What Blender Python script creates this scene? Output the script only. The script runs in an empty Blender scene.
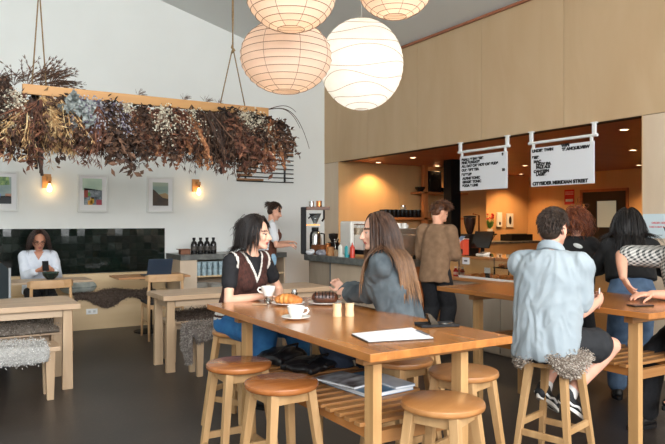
import bpy, bmesh, math, random
from mathutils import Vector, Matrix, noise as mnoise
V = Vector
rnd = random.Random(7)
scene = bpy.context.scene
COL = bpy.data.collections.new('cafe')      # linked to the scene at the end
PI = math.pi

# ------------------------------------------------------------------ materials
def lin(c):
    out = []
    for x in c[:3]:
        x = x / 255.0
        out.append(x / 12.92 if x <= 0.04045 else ((x + 0.055) / 1.055) ** 2.4)
    return (*out, 1.0)

MATS = {}
def _base(name):
    m = bpy.data.materials.new(name)
    m.use_nodes = True
    nt = m.node_tree
    return m, nt, nt.nodes['Principled BSDF']

def mat(name, c, rough=0.6, metal=0.0, c2=None, scale=8.0, bump=0.0, stretch=(1, 1, 1), detail=4.0,
        spec=0.5, sheen=0.0, coat=0.0, trans=0.0, rvar=0.0):
    """plain or two-tone noisy procedural surface"""
    if name in MATS: return MATS[name]
    m, nt, b = _base(name)
    b.inputs['Roughness'].default_value = rough
    b.inputs['Metallic'].default_value = metal
    b.inputs['Specular IOR Level'].default_value = spec
    if sheen: b.inputs['Sheen Weight'].default_value = sheen
    if coat:
        b.inputs['Coat Weight'].default_value = coat
        b.inputs['Coat Roughness'].default_value = 0.12
    if trans: b.inputs['Transmission Weight'].default_value = trans
    b.inputs['Base Color'].default_value = lin(c)
    if c2 is not None or bump:
        tc = nt.nodes.new('ShaderNodeTexCoord'); mp = nt.nodes.new('ShaderNodeMapping')
        mp.inputs['Scale'].default_value = stretch
        n = nt.nodes.new('ShaderNodeTexNoise'); n.inputs['Scale'].default_value = scale; n.inputs['Detail'].default_value = detail
        nt.links.new(tc.outputs['Object'], mp.inputs['Vector']); nt.links.new(mp.outputs['Vector'], n.inputs['Vector'])
        if c2 is not None:
            r = nt.nodes.new('ShaderNodeValToRGB')
            r.color_ramp.elements[0].position = 0.32; r.color_ramp.elements[1].position = 0.68
            r.color_ramp.elements[0].color = lin(c); r.color_ramp.elements[1].color = lin(c2)
            nt.links.new(n.outputs['Fac'], r.inputs['Fac']); nt.links.new(r.outputs['Color'], b.inputs['Base Color'])
        if bump:
            bp = nt.nodes.new('ShaderNodeBump'); bp.inputs['Strength'].default_value = bump; bp.inputs['Distance'].default_value = 0.01
            nt.links.new(n.outputs['Fac'], bp.inputs['Height']); nt.links.new(bp.outputs['Normal'], b.inputs['Normal'])
    MATS[name] = m
    return m

def wood(name, c1, c2, axis=0, rough=0.4, scale=14.0, stave=None, coat=0.0, contrast=(0.3, 0.7), var=0.12, along=0.06):
    """timber with grain stretched along an axis; optional glued staves of their own tone"""
    if name in MATS: return MATS[name]
    m, nt, b = _base(name)
    N, L = nt.nodes, nt.links
    tc = N.new('ShaderNodeTexCoord'); mp = N.new('ShaderNodeMapping')
    st = [1.0, 1.0, 1.0]; st[axis] = along
    mp.inputs['Scale'].default_value = st
    oi = N.new('ShaderNodeObjectInfo'); add = N.new('ShaderNodeVectorMath'); add.operation = 'ADD'
    mul = N.new('ShaderNodeVectorMath'); mul.operation = 'SCALE'; mul.inputs['Scale'].default_value = 13.0
    cmb = N.new('ShaderNodeCombineXYZ')
    for k in range(3): L.new(oi.outputs['Random'], cmb.inputs[k])
    L.new(cmb.outputs[0], mul.inputs[0])
    L.new(tc.outputs['Object'], mp.inputs['Vector']); L.new(mp.outputs['Vector'], add.inputs[0]); L.new(mul.outputs[0], add.inputs[1])
    n = N.new('ShaderNodeTexNoise'); n.inputs['Scale'].default_value = scale; n.inputs['Detail'].default_value = 6
    n.inputs['Distortion'].default_value = 0.6
    L.new(add.outputs[0], n.inputs['Vector'])
    r = N.new('ShaderNodeValToRGB')
    r.color_ramp.elements[0].position = contrast[0]; r.color_ramp.elements[1].position = contrast[1]
    r.color_ramp.elements[0].color = lin(c1); r.color_ramp.elements[1].color = lin(c2)
    L.new(n.outputs['Fac'], r.inputs['Fac'])
    col = r.outputs['Color']
    if stave:
        # a voronoi stretched hard along the grain gives each stave its own tone
        ax, w, ln = stave
        sep = N.new('ShaderNodeSeparateXYZ'); L.new(tc.outputs['Object'], sep.inputs[0])
        def fl(sock, k):
            a = N.new('ShaderNodeMath'); a.operation = 'MULTIPLY'; a.inputs[1].default_value = 1.0 / k; L.new(sock, a.inputs[0])
            f = N.new('ShaderNodeMath'); f.operation = 'FLOOR'; L.new(a.outputs[0], f.inputs[0]); return f.outputs[0], a.outputs[0]
        s1, _ = fl(sep.outputs[ax], w)
        sh = N.new('ShaderNodeMath'); sh.operation = 'MULTIPLY'; sh.inputs[1].default_value = 0.37 * ln; L.new(s1, sh.inputs[0])
        ad = N.new('ShaderNodeMath'); ad.operation = 'ADD'; L.new(sh.outputs[0], ad.inputs[0]); L.new(sep.outputs[axis], ad.inputs[1])
        s2, _ = fl(ad.outputs[0], ln)
        cc = N.new('ShaderNodeCombineXYZ'); L.new(s1, cc.inputs[0]); L.new(s2, cc.inputs[1])
        wn = N.new('ShaderNodeTexWhiteNoise'); wn.noise_dimensions = '2D'; L.new(cc.outputs[0], wn.inputs['Vector'])
        hs = N.new('ShaderNodeHueSaturation')
        mr = N.new('ShaderNodeMapRange'); mr.inputs['To Min'].default_value = 1 - var; mr.inputs['To Max'].default_value = 1 + var
        L.new(wn.outputs['Value'], mr.inputs['Value']); L.new(mr.outputs[0], hs.inputs['Value']); L.new(col, hs.inputs['Color'])
        col = hs.outputs['Color']
    L.new(col, b.inputs['Base Color'])
    b.inputs['Roughness'].default_value = rough
    if coat:
        b.inputs['Coat Weight'].default_value = coat; b.inputs['Coat Roughness'].default_value = 0.18
    bp = N.new('ShaderNodeBump'); bp.inputs['Strength'].default_value = 0.06; bp.inputs['Distance'].default_value = 0.004
    L.new(n.outputs['Fac'], bp.inputs['Height']); L.new(bp.outputs['Normal'], b.inputs['Normal'])
    MATS[name] = m
    return m

def emit(name, c, s):
    if name in MATS: return MATS[name]
    m, nt, b = _base(name)
    b.inputs['Base Color'].default_value = lin(c)
    b.inputs['Emission Color'].default_value = lin(c); b.inputs['Emission Strength'].default_value = s
    MATS[name] = m
    return m

# ------------------------------------------------------------------ mesh builder
class MB:
    def __init__(s): s.v = []; s.f = []; s.m = []
    def add(s, vs, fs, mi=0):
        o = len(s.v); s.v += [tuple(p) for p in vs]
        for f in fs: s.f.append(tuple(i + o for i in f)); s.m.append(mi)
        return s
    def box(s, a, b, mi=0, M=None):
        x0, y0, z0 = a; x1, y1, z1 = b
        vs = [V((x, y, z)) for z in (z0, z1) for y in (y0, y1) for x in (x0, x1)]
        if M is not None: vs = [M @ p for p in vs]
        return s.add(vs, [(0, 2, 3, 1), (4, 5, 7, 6), (0, 1, 5, 4), (2, 6, 7, 3), (0, 4, 6, 2), (1, 3, 7, 5)], mi)
    def bar(s, p0, p1, w, d, mi=0, w1=None, d1=None, up=(0, 0, 1), side=None):
        """rectangular bar from p0 to p1, w along side, d across; ends may differ"""
        p0, p1 = V(p0), V(p1); t = (p1 - p0).normalized()
        a = V(side) if side is not None else t.cross(V(up))
        a = (a - t * a.dot(t))
        if a.length < 1e-5: a = t.cross(V((1, 0, 0)))
        a.normalize(); c = t.cross(a)
        w1 = w if w1 is None else w1; d1 = d if d1 is None else d1
        vs = []
        for p, ww, dd in ((p0, w, d), (p1, w1, d1)):
            for sx, sy in ((-1, -1), (1, -1), (1, 1), (-1, 1)): vs.append(p + a * sx * ww / 2 + c * sy * dd / 2)
        return s.add(vs, [(3, 2, 1, 0), (4, 5, 6, 7), (0, 1, 5, 4), (1, 2, 6, 5), (2, 3, 7, 6), (3, 0, 4, 7)], mi)
    def tube(s, pts, rad, n=8, mi=0, cap=True, flat=1.0):
        pts = [V(p) for p in pts]; k = len(pts)
        if not hasattr(rad, '__len__'): rad = [rad] * k
        ref = None; rings = []
        for i in range(k):
            t = (pts[min(i + 1, k - 1)] - pts[max(i - 1, 0)])
            t = t.normalized() if t.length > 1e-9 else V((0, 0, 1))
            if ref is None:
                ref = t.cross(V((0, 0, 1)))
                if ref.length < 1e-3: ref = t.cross(V((1, 0, 0)))
            ref = ref - t * ref.dot(t)
            ref = ref.normalized() if ref.length > 1e-6 else t.orthogonal().normalized()
            bb = t.cross(ref)
            rings.append([pts[i] + (ref * math.cos(2 * PI * j / n) + bb * math.sin(2 * PI * j / n) * flat) * rad[i] for j in range(n)])
        vs = [p for r in rings for p in r]; fs = []
        for i in range(k - 1):
            for j in range(n):
                a, b = i * n + j, i * n + (j + 1) % n
                fs.append((a, b, b + n, a + n))
        if cap:
            fs.append(tuple(range(n - 1, -1, -1))); fs.append(tuple((k - 1) * n + j for j in range(n)))
        return s.add(vs, fs, mi)
    def lathe(s, prof, n=24, c=(0, 0, 0), mi=0, M=None, close=True):
        c = V(c); vs = []; fs = []; k = len(prof)
        for r, z in prof:
            for j in range(n):
                p = V((r * math.cos(2 * PI * j / n), r * math.sin(2 * PI * j / n), z))
                vs.append((M @ p if M is not None else p) + c)
        for i in range(k - 1):
            for j in range(n):
                a, b = i * n + j, i * n + (j + 1) % n
                fs.append((a, b, b + n, a + n))
        if close:
            if prof[0][0] > 1e-4: fs.append(tuple(range(n - 1, -1, -1)))
            if prof[-1][0] > 1e-4: fs.append(tuple((k - 1) * n + j for j in range(n)))
        return s.add(vs, fs, mi)
    def cyl(s, c, r, h, n=20, mi=0): return s.lathe([(r, 0), (r, h)], n, c, mi)
    def ell(s, c, rad, M=None, n=14, k=9, mi=0):
        if not hasattr(rad, '__len__'): rad = (rad,) * 3
        c = V(c); vs = [None]; fs = []
        def tr(p):
            p = V((p[0] * rad[0], p[1] * rad[1], p[2] * rad[2]))
            return (M @ p if M is not None else p) + c
        vs = [tr((0, 0, -1))]
        for i in range(1, k):
            th = -PI / 2 + PI * i / k
            for j in range(n): vs.append(tr((math.cos(th) * math.cos(2 * PI * j / n), math.cos(th) * math.sin(2 * PI * j / n), math.sin(th))))
        vs.append(tr((0, 0, 1))); top = len(vs) - 1
        for j in range(n):
            fs.append((0, 1 + (j + 1) % n, 1 + j)); fs.append((top, 1 + (k - 2) * n + j, 1 + (k - 2) * n + (j + 1) % n))
        for i in range(k - 2):
            for j in range(n):
                a, b = 1 + i * n + j, 1 + i * n + (j + 1) % n
                fs.append((a, b, b + n, a + n))
        return s.add(vs, fs, mi)
    def cap(s, p0, r0, p1, r1, n=12, mi=0):
        """tapered capsule"""
        p0, p1 = V(p0), V(p1); t = p1 - p0; L = t.length
        if L < 1e-6: return s.ell(p0, r0, n=n, k=8, mi=mi)
        M = t.to_track_quat('Z', 'Y').to_matrix()
        prof = []
        for i in range(6): a = -PI / 2 + (PI / 2) * i / 6; prof.append((max(r0 * math.cos(a), 1e-4), r0 * math.sin(a)))
        prof.append((r0, 0)); prof.append((r1, L))
        for i in range(1, 7): a = (PI / 2) * i / 6; prof.append((max(r1 * math.cos(a), 1e-4), L + r1 * math.sin(a)))
        return s.lathe(prof, n, p0, mi, M)
    def loft(s, rings, mi=0, closed=True):
        n = len(rings[0]); vs = [p for r in rings for p in r]; fs = []
        for i in range(len(rings) - 1):
            for j in range(n):
                a, b = i * n + j, i * n + (j + 1) % n
                fs.append((a, b, b + n, a + n))
        if closed:
            fs.append(tuple(range(n - 1, -1, -1))); fs.append(tuple((len(rings) - 1) * n + j for j in range(n)))
        return s.add(vs, fs, mi)
    def prism(s, poly, axis, a, b, mi=0):
        """polygon in the two other axes, extruded along axis from a to b"""
        def mk(p, t):
            q = [0, 0, 0]; o = [k for k in range(3) if k != axis]
            q[o[0]], q[o[1]] = p; q[axis] = t; return V(q)
        n = len(poly); vs = [mk(p, a) for p in poly] + [mk(p, b) for p in poly]
        fs = [tuple(range(n)), tuple(range(2 * n - 1, n - 1, -1))] + [(i, i + n, (i + 1) % n + n, (i + 1) % n) for i in range(n)]
        return s.add(vs, fs, mi)
    def mesh(s, name, mats=()):
        me = bpy.data.meshes.new(name); me.from_pydata(s.v, [], s.f)
        for m in mats: me.materials.append(m)
        me.polygons.foreach_set('material_index', s.m)
        bm = bmesh.new(); bm.from_mesh(me); bmesh.ops.recalc_face_normals(bm, faces=bm.faces); bm.to_mesh(me); bm.free()
        me.update(); return me
    def build(s, name, mats, parent=None, smooth=False, bevel=0.0, loc=None, seg=2):
        if not isinstance(mats, (list, tuple)): mats = [mats]
        return link(name, s.mesh(name, mats), parent, smooth, bevel, loc, seg)

def link(name, me, parent=None, smooth=False, bevel=0.0, loc=None, seg=2):
    o = bpy.data.objects.new(name, me); COL.objects.link(o)
    if parent is not None: o.parent = parent
    if loc is not None: o.location = loc
    if smooth:
        me.polygons.foreach_set('use_smooth', [True] * len(me.polygons))
        if smooth == 'auto':
            try: me.set_sharp_from_angle(angle=math.radians(40))
            except Exception: pass
    if bevel:
        b = o.modifiers.new('bevel', 'BEVEL'); b.width = bevel; b.segments = seg; b.limit_method = 'ANGLE'; b.angle_limit = math.radians(35)
    return o

def tag(o, label=None, cat=None, group=None, kind=None):
    if label: o['label'] = label
    if cat: o['category'] = cat
    if group: o['group'] = group
    if kind: o['kind'] = kind
    return o
def thing(name, label, cat, loc=(0, 0, 0), rz=0.0, group=None):
    o = bpy.data.objects.new(name, None); o.empty_display_size = 0.1; COL.objects.link(o)
    o.location = loc; o.rotation_euler = (0, 0, rz)
    return tag(o, label, cat, group)
def struct(o): o['kind'] = 'structure'; return o
def dup(root, loc, rz=None, label=None, group=None):
    r = root.copy(); COL.objects.link(r); r.location = loc
    if rz is not None: r.rotation_euler = (0, 0, rz)
    if label: r['label'] = label
    if group: r['group'] = group
    for ch in list(root.children):
        c = ch.copy(); COL.objects.link(c); c.parent = r
        for g in list(ch.children):
            d = g.copy(); COL.objects.link(d); d.parent = c
    return r

def evaluated(o):
    scene.collection.objects.link(o)
    dg = bpy.context.evaluated_depsgraph_get(); dg.update()
    out = bpy.data.meshes.new_from_object(o.evaluated_get(dg))
    bpy.data.objects.remove(o); return out
def remesh(mb, voxel, smooth=4, fac=0.5):
    me = bpy.data.meshes.new('tmp'); me.from_pydata(mb.v, [], mb.f)
    bm = bmesh.new(); bm.from_mesh(me); bmesh.ops.recalc_face_normals(bm, faces=bm.faces); bm.to_mesh(me); bm.free()
    o = bpy.data.objects.new('tmp', me)
    r = o.modifiers.new('r', 'REMESH'); r.mode = 'VOXEL'; r.voxel_size = voxel; r.adaptivity = 0
    if smooth:
        s = o.modifiers.new('s', 'SMOOTH'); s.factor = fac; s.iterations = smooth
    out = evaluated(o)
    bpy.data.meshes.remove(me); return out

def folds(me, amp, freq, stretch=(1, 1, 1), seed=0.0):
    n_ = len(me.vertices); co = [0.0] * (3 * n_); no = [0.0] * (3 * n_)
    me.vertices.foreach_get('co', co); me.vertices.foreach_get('normal', no)
    sd = V((seed, seed * 1.7, -seed))
    for i in range(n_):
        p = V((co[3 * i] * stretch[0], co[3 * i + 1] * stretch[1], co[3 * i + 2] * stretch[2])) * freq + sd
        w = V((mnoise.noise(p * 0.5), mnoise.noise(p * 0.5 + V((9, 1, 3))), mnoise.noise(p * .5 - V((4, 2, 8)))))
        q = amp * (1.0 - 2.2 * abs(mnoise.noise(p + w * 1.4)))
        for k in range(3): co[3 * i + k] += no[3 * i + k] * q
    me.vertices.foreach_set('co', co); me.update()

def text_obj(name, body, size, M, parent, m, bold=0.0, align='LEFT', xs=1.0):
    cu = bpy.data.curves.new(name, 'FONT'); cu.body = body; cu.size = size; cu.extrude = 0.0008; cu.align_x = align
    cu.offset = bold
    me = evaluated(bpy.data.objects.new('tmp', cu))
    me.transform(M @ Matrix.Diagonal((xs, 1, 1, 1))); me.materials.clear(); me.materials.append(m)
    return link(name, me, parent)

# ------------------------------------------------------------------ palette
OAK = wood('pale_oak', (178, 151, 123), (199, 174, 146), 0, 0.5)
OAKY = wood('pale_oak_cross', (178, 151, 123), (199, 174, 146), 1, 0.5)
OAKZ = wood('pale_oak_upright', (178, 148, 116), (198, 171, 139), 2, 0.5)
OAKTOP = wood('pale_oak_top', (180, 150, 120), (202, 174, 144), 0, 0.42, stave=(1, 0.11, 3.0), var=0.05)
BAR = wood('honey_oak_top', (160, 98, 46), (186, 124, 66), 1, 0.22, stave=(0, 0.04, 0.6), coat=0.35, var=0.10)
BARLEG = wood('honey_oak_leg', (180, 136, 86), (204, 162, 110), 2, 0.42)
BARRAIL = wood('honey_oak_rail', (142, 94, 50), (168, 120, 72), 0, 0.4)
SEAT = wood('stool_seat_wood', (156, 90, 43), (180, 112, 60), 0, 0.25, stave=(1, 0.07, 2.0), coat=0.4, var=0.06)
SEATL = wood('stool_seat_light', (160, 104, 56), (186, 132, 80), 0, 0.3, stave=(1, 0.06, 2.0), coat=0.3, var=0.08)
STLEG = wood('stool_leg_wood', (172, 132, 86), (196, 158, 112), 2, 0.45)
PLY = wood('birch_plywood', (190, 160, 123), (199, 171, 135), 2, 0.5, scale=3.0, contrast=(0.3, 0.7), along=.25)
PLYP = wood('birch_plywood_pale', (200, 178, 152), (212, 192, 168), 2, 0.5, scale=4.0, contrast=(0.3, 0.7), along=.2)
PLYX = wood('birch_plywood_long', (202, 172, 130), (216, 190, 150), 0, 0.5, scale=6.0, contrast=(0.2, 0.8))
KPLY = wood('kitchen_plywood', (206, 160, 106), (216, 174, 120), 2, 0.55, scale=4.0, contrast=(0.2, 0.8))
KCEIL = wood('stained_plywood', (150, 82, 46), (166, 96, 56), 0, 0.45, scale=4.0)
BEAM = wood('beam_timber', (192, 138, 82), (214, 164, 106), 0, 0.55)
WALNUT = wood('walnut', (96, 56, 34), (128, 78, 48), 0, 0.4)
BLACK = mat('matt_black', (20, 20, 22), 0.6, spec=.3)
GLOSSBLK = mat('gloss_black', (14, 14, 16), 0.18)
STEEL = mat('brushed_steel', (190, 190, 188), 0.25, 1.0)
WHITE = mat('white_ceramic', (238, 236, 230), 0.2, coat=0.3)
WPAINT = mat('white_paint', (226, 228, 226), 0.55)
STONE = mat('dark_stone', (84, 86, 84), 0.3, c2=(120, 122, 118), scale=14)
ROPE = mat('jute_rope', (120, 96, 66), 0.9, c2=(150, 124, 88), scale=60)
PAPER = mat('white_card', (236, 236, 238), 0.7)
GLASS = mat('clear_glass', (245, 250, 248), 0.03, trans=1.0)
COPPER = mat('copper', (200, 130, 80), 0.25, 1.0)
# ------------------------------------------------------------------ the setting
XP, YB = 5.46, 9.30           # plywood wall plane, white wall plane
ZC = 3.84; SL = 0.28          # ceiling height at the plywood wall and its pitch
XL, YF = -4.2, -3.6           # left wall, glazed front behind the camera
def cz(x): return ZC + SL * (XP - x)

floor_m, nt, b = _base('polished_concrete')
N, L = nt.nodes, nt.links
tc = N.new('ShaderNodeTexCoord')
n1 = N.new('ShaderNodeTexNoise'); n1.inputs['Scale'].default_value = 1.1; n1.inputs['Detail'].default_value = 5
n2 = N.new('ShaderNodeTexVoronoi'); n2.inputs['Scale'].default_value = 42
r1 = N.new('ShaderNodeValToRGB'); r1.color_ramp.elements[0].color = lin((44, 38, 34)); r1.color_ramp.elements[1].color = lin((66, 58, 53))
r1.color_ramp.elements[0].position = .3; r1.color_ramp.elements[1].position = .7
r2 = N.new('ShaderNodeValToRGB'); r2.color_ramp.elements[0].color = (1.5, 1.5, 1.5, 1); r2.color_ramp.elements[1].color = (0.85, 0.85, 0.85, 1)
r2.color_ramp.elements[0].position = 0.1; r2.color_ramp.elements[1].position = 0.35
mx = N.new('ShaderNodeMix'); mx.data_type = 'RGBA'; mx.blend_type = 'MULTIPLY'; mx.inputs[0].default_value = 1
L.new(tc.outputs['Object'], n1.inputs['Vector']); L.new(tc.outputs['Object'], n2.inputs['Vector'])
L.new(n1.outputs['Fac'], r1.inputs['Fac']); L.new(n2.outputs['Distance'], r2.inputs['Fac'])
L.new(r1.outputs['Color'], mx.inputs[6]); L.new(r2.outputs['Color'], mx.inputs[7]); L.new(mx.outputs[2], b.inputs['Base Color'])
b.inputs['Roughness'].default_value = 0.38

WALLM = mat('white_wall_paint', (236, 239, 237), 0.6, c2=(233, 236, 234), scale=2)
CEILM = mat('ceiling_paint', (222, 225, 223), 0.7)
struct(MB().box((XL, YF, -0.12), (11.2, 10.2, 0)).build('floor', floor_m))
struct(MB().prism([(XL, cz(XL)), (XP + .15, cz(XP + .15)), (XP + .15, cz(XP + .15) + .15), (XL, cz(XL) + .15)], 1, YF, YB + .15).build('ceiling', CEILM))
struct(MB().prism([(XL, 0), (XP, 0), (XP, cz(XP)), (XL, cz(XL))], 1, YB, YB + .15).build('wall_back', WALLM))
struct(MB().box((XL - .15, YF, 0), (XL, YB + .15, cz(XL))).build('wall_left', WALLM))  # unseen wall, closed without windows to cut light from the left
FRM = mat('dark_window_frame', (40, 42, 44), 0.4)
wf = MB()
for x in [XL + .05 + i * 1.25 for i in range(9)]:
    if x < XP: wf.box((x - .03, YF - .06, 0), (x + .03, YF, cz(x)))
for z in (.03, 2.3): wf.box((XL, YF - .06, z - .03), (XP, YF, z + .03))
struct(wf.build('window_1', FRM))
struct(MB().box((XL, YF - .15, 0), (XP, YF - .06, .95)).build('wall_front_blocker', WALLM))  # unseen low wall, added so the tiles reflect something dark

# plywood wall: separate sheets with open joints over a dark core
core = MB()
core.box((XP + .02, 8.86, 0), (XP + .14, YB, cz(XP)), 0); core.box((XP + .02, 3.58, 2.37), (XP + .14, 8.86, cz(XP))); core.box((XP + .02, YF, 0), (XP + .14, 3.58, cz(XP)))
struct(core.build('wall_right', mat('joint_black', (60, 46, 34), .8)))
ys = [YB, 8.02, 6.83, 5.63, 4.45, 3.25, 2.05, .85, -.35, -1.55, -2.75, YF]
for i in range(len(ys) - 1):
    g0 = 0.003 if i else 0
    struct(MB().box((XP, ys[i + 1] + .003, 2.373), (XP + .022, ys[i] - g0, cz(XP) - .001)).build('wall_right_sheet', PLY))
struct(MB().box((XP, 8.86, 0), (XP + .022, YB, 2.367)).build('wall_right_sheet', PLYP))
py = [3.58, 2.38, 1.18, -.02, -1.22, -2.42, YF]
for i in range(6):
    struct(MB().box((XP, py[i + 1] + .003, 0), (XP + .022, py[i] - (0.003 if i else 0), 2.367)).build('wall_right_sheet', PLYP))
struct(MB().box((XP - .03, YF, cz(XP - .03) - .05), (XP, YB, cz(XP) - .012)).build('trim_1', wood('redwood_strip', (140, 84, 58), (160, 100, 70), 1, .5)))
# reveal edges of the opening
struct(MB().box((XP + .001, 8.852, 0), (XP + .15, 8.8595, 2.37)).build('trim_2', KPLY))
struct(MB().box((XP + .001, 3.5805, 0), (XP + .15, 3.588, 2.37)).build('trim_3', KPLY))

# kitchen recess
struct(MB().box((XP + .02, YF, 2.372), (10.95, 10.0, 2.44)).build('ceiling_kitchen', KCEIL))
kw = MB()
for a, c in ((XP + .14, 6.66), (6.664, 7.86), (7.864, 8.71)): kw.box((a, 8.86, 0), (c, 8.9, 2.372))
struct(kw.build('wall_kitchen_left', KPLY))
struct(MB().box((8.67, 8.9, 0), (8.71, 9.71, 2.372)).box((8.71, 9.71, 0), (10.77, 9.75, 2.372)).build('wall_kitchen_rear', KPLY))
struct(MB().box((10.77, 8.38, 0), (10.81, 9.75, 2.372)).box((10.77, 7.33, 2.03), (10.81, 8.38, 2.372)).box((10.77, YF, 0), (10.81, 7.33, 2.372)).build('wall_kitchen_right', KPLY))
struct(MB().box((XP + .14, YF, 0), (10.77, YF + .04, 2.372)).build('wall_kitchen_front', KPLY))
d = struct(MB().box((10.78, 7.38, 0), (10.83, 7.60, 1.98)).box((10.78, 8.02, 0), (10.83, 8.33, 1.98)).box((10.78, 7.6, 1.80), (10.83, 8.02, 1.98)).box((10.78, 7.6, 0), (10.83, 8.02, 1.30)).build('door_1', mat('black_door', (24, 22, 22), .5)))
MB().box((10.795, 7.60, 1.30), (10.815, 8.02, 1.80)).build('pane', emit('frosted_pane_glow', (176, 172, 146), .42), d)  # pane emits a faint glow in place of the bright room beyond
MB().box((10.745, 8.27, .95), (10.78, 8.30, 1.75)).build('handle', STEEL, d)
struct(MB().box((10.75, 8.33, 0), (10.785, 8.38, 2.03)).box((10.75, 7.33, 0), (10.785, 7.38, 2.03)).box((10.75, 7.33, 1.98), (10.785, 8.38, 2.03)).build('trim_4', wood('door_casing', (168, 100, 60), (184, 116, 72), 2, .5)))

# column
tag(MB().box((6.74, 7.61, 0), (6.94, 7.79, 2.372)).build('steel_column', mat('column_black', (12, 12, 13), .8, spec=.2), bevel=.006), 'black square steel column rising behind the man in the brown tee', 'column')

# tiles on the white wall
tiles = MB(); tm = mat('bottle_green_tile', (20, 32, 26), .10, c2=(12, 18, 16), scale=3.0, bump=.15, spec=.35)
rt = random.Random(3)
z = .71; px = .1
for r in range(6):
    x = 2.765
    while x > -1.4:
        dx, dz = rt.gauss(0, .019), rt.gauss(0, .019)
        q = [(-.0485, -.0485), (.0485, -.0485), (.0485, .0485), (-.0485, .0485)]
        o = len(tiles.v)
        for yy in (0, 1):
            for (a, c) in q:
                tiles.v.append((x - .05 + a, (9.294 if yy == 0 else 9.279 + a * dx + c * dz), z + .05 + c))
        for fc in ((4, 5, 6, 7), (0, 1, 5, 4), (1, 2, 6, 5), (2, 3, 7, 6), (3, 0, 4, 7)): tiles.f.append(tuple(i + o for i in fc)); tiles.m.append(0)
        x -= px
    z += px
tiles.box((-1.4, 9.288, .70), (2.765, 9.30, 1.31), 1)
struct(tiles.build('wall_back_tiles', [tm, mat('grout_black', (16, 18, 17), .8)]))

# banquette under the tiles
t = thing('banquette', 'long built-in plywood banquette along the tiled white wall', 'bench', (0.6, 9.0, 0))
def bq(name, a, c, m, **k): return MB().box((a[0] - .6, a[1] - 9.0, a[2]), (c[0] - .6, c[1] - 9.0, c[2])).build(name, m, t, **k)
bq('front_panel', (-1.4, 8.83, 0), (2.75, 8.85, .425), PLYX)
bq('seat', (-1.4, 8.81, .425), (2.75, 9.18, .45), PLYX, bevel=.004)
bq('backrest', (-1.4, 9.18, .40), (2.75, 9.27, .70), PLYX, bevel=.004)
s = bq('power_outlet', (1.60, 8.822, .20), (1.74, 8.832, .27), WPAINT)
s['label'] = 'small white power outlet plate'
MB().box((1.625 - .6, -.182, .22), (1.655 - .6, -.178, .25)).box((1.685 - .6, -.182, .22), (1.715 - .6, -.178, .25)).build('socket', mat('outlet_grey', (190, 190, 188), .5), s)

# camera
cam = bpy.data.cameras.new('camera'); cam.lens = 35.0; cam.sensor_width = 36.0
co = bpy.data.objects.new('camera', cam); COL.objects.link(co)
co.location = (0, 0, 1.4); co.rotation_euler = (PI / 2, 0, -math.radians(31.13)); cam.clip_start = .05
scene.camera = co

# light: overcast sky through the glazed front
w = bpy.data.worlds.new('sky'); scene.world = w; w.use_nodes = True
nt = w.node_tree; N, L = nt.nodes, nt.links
bg = N['Background']; tc = N.new('ShaderNodeTexCoord'); sp = N.new('ShaderNodeSeparateXYZ')
L.new(tc.outputs['Generated'], sp.inputs[0])
rm = N.new('ShaderNodeValToRGB'); e = rm.color_ramp.elements
e[0].position = .505; e[0].color = (.09, .13, .08, 1); e[1].position = .56; e[1].color = (.93, .97, 1.0, 1)
mr = N.new('ShaderNodeMapRange'); mr.inputs['From Min'].default_value = -1; mr.inputs['From Max'].default_value = 1
L.new(sp.outputs['Z'], mr.inputs['Value'])
nz = N.new('ShaderNodeTexNoise'); nz.inputs['Scale'].default_value = 9; nz.inputs['Detail'].default_value = 5
L.new(tc.outputs['Generated'], nz.inputs['Vector'])
ad = N.new('ShaderNodeMath'); ad.operation = 'MULTIPLY_ADD'; ad.inputs[1].default_value = .12; ad.inputs[2].default_value = -.06
L.new(nz.outputs['Fac'], ad.inputs[0])
a2 = N.new('ShaderNodeMath'); a2.operation = 'ADD'; L.new(mr.outputs[0], a2.inputs[0]); L.new(ad.outputs[0], a2.inputs[1])
L.new(a2.outputs[0], rm.inputs['Fac']); L.new(rm.outputs['Color'], bg.inputs['Color'])
bg.inputs['Strength'].default_value = 2.7

def light(name, kind, loc, power, col, size=.1, rot=(0, 0, 0), spot=None, sy=None):
    l = bpy.data.lights.new(name, kind); l.energy = power; l.color = col
    if kind == 'AREA':
        l.size = size
        if sy: l.shape = 'RECTANGLE'; l.size_y = sy
    else: l.shadow_soft_size = size
    if spot: l.spot_size = math.radians(spot); l.spot_blend = .6
    o = bpy.data.objects.new(name, l); COL.objects.link(o); o.location = loc; o.rotation_euler = rot
    return o
# daylight entering through the window openings (window portals with the sky's own colour)
light('daylight_front', 'AREA', (0.9, YF + .02, 3.3), 800, (.98, .99, 1.0), 8.5, (-PI / 2, 0, PI), sy=2.8)

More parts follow.
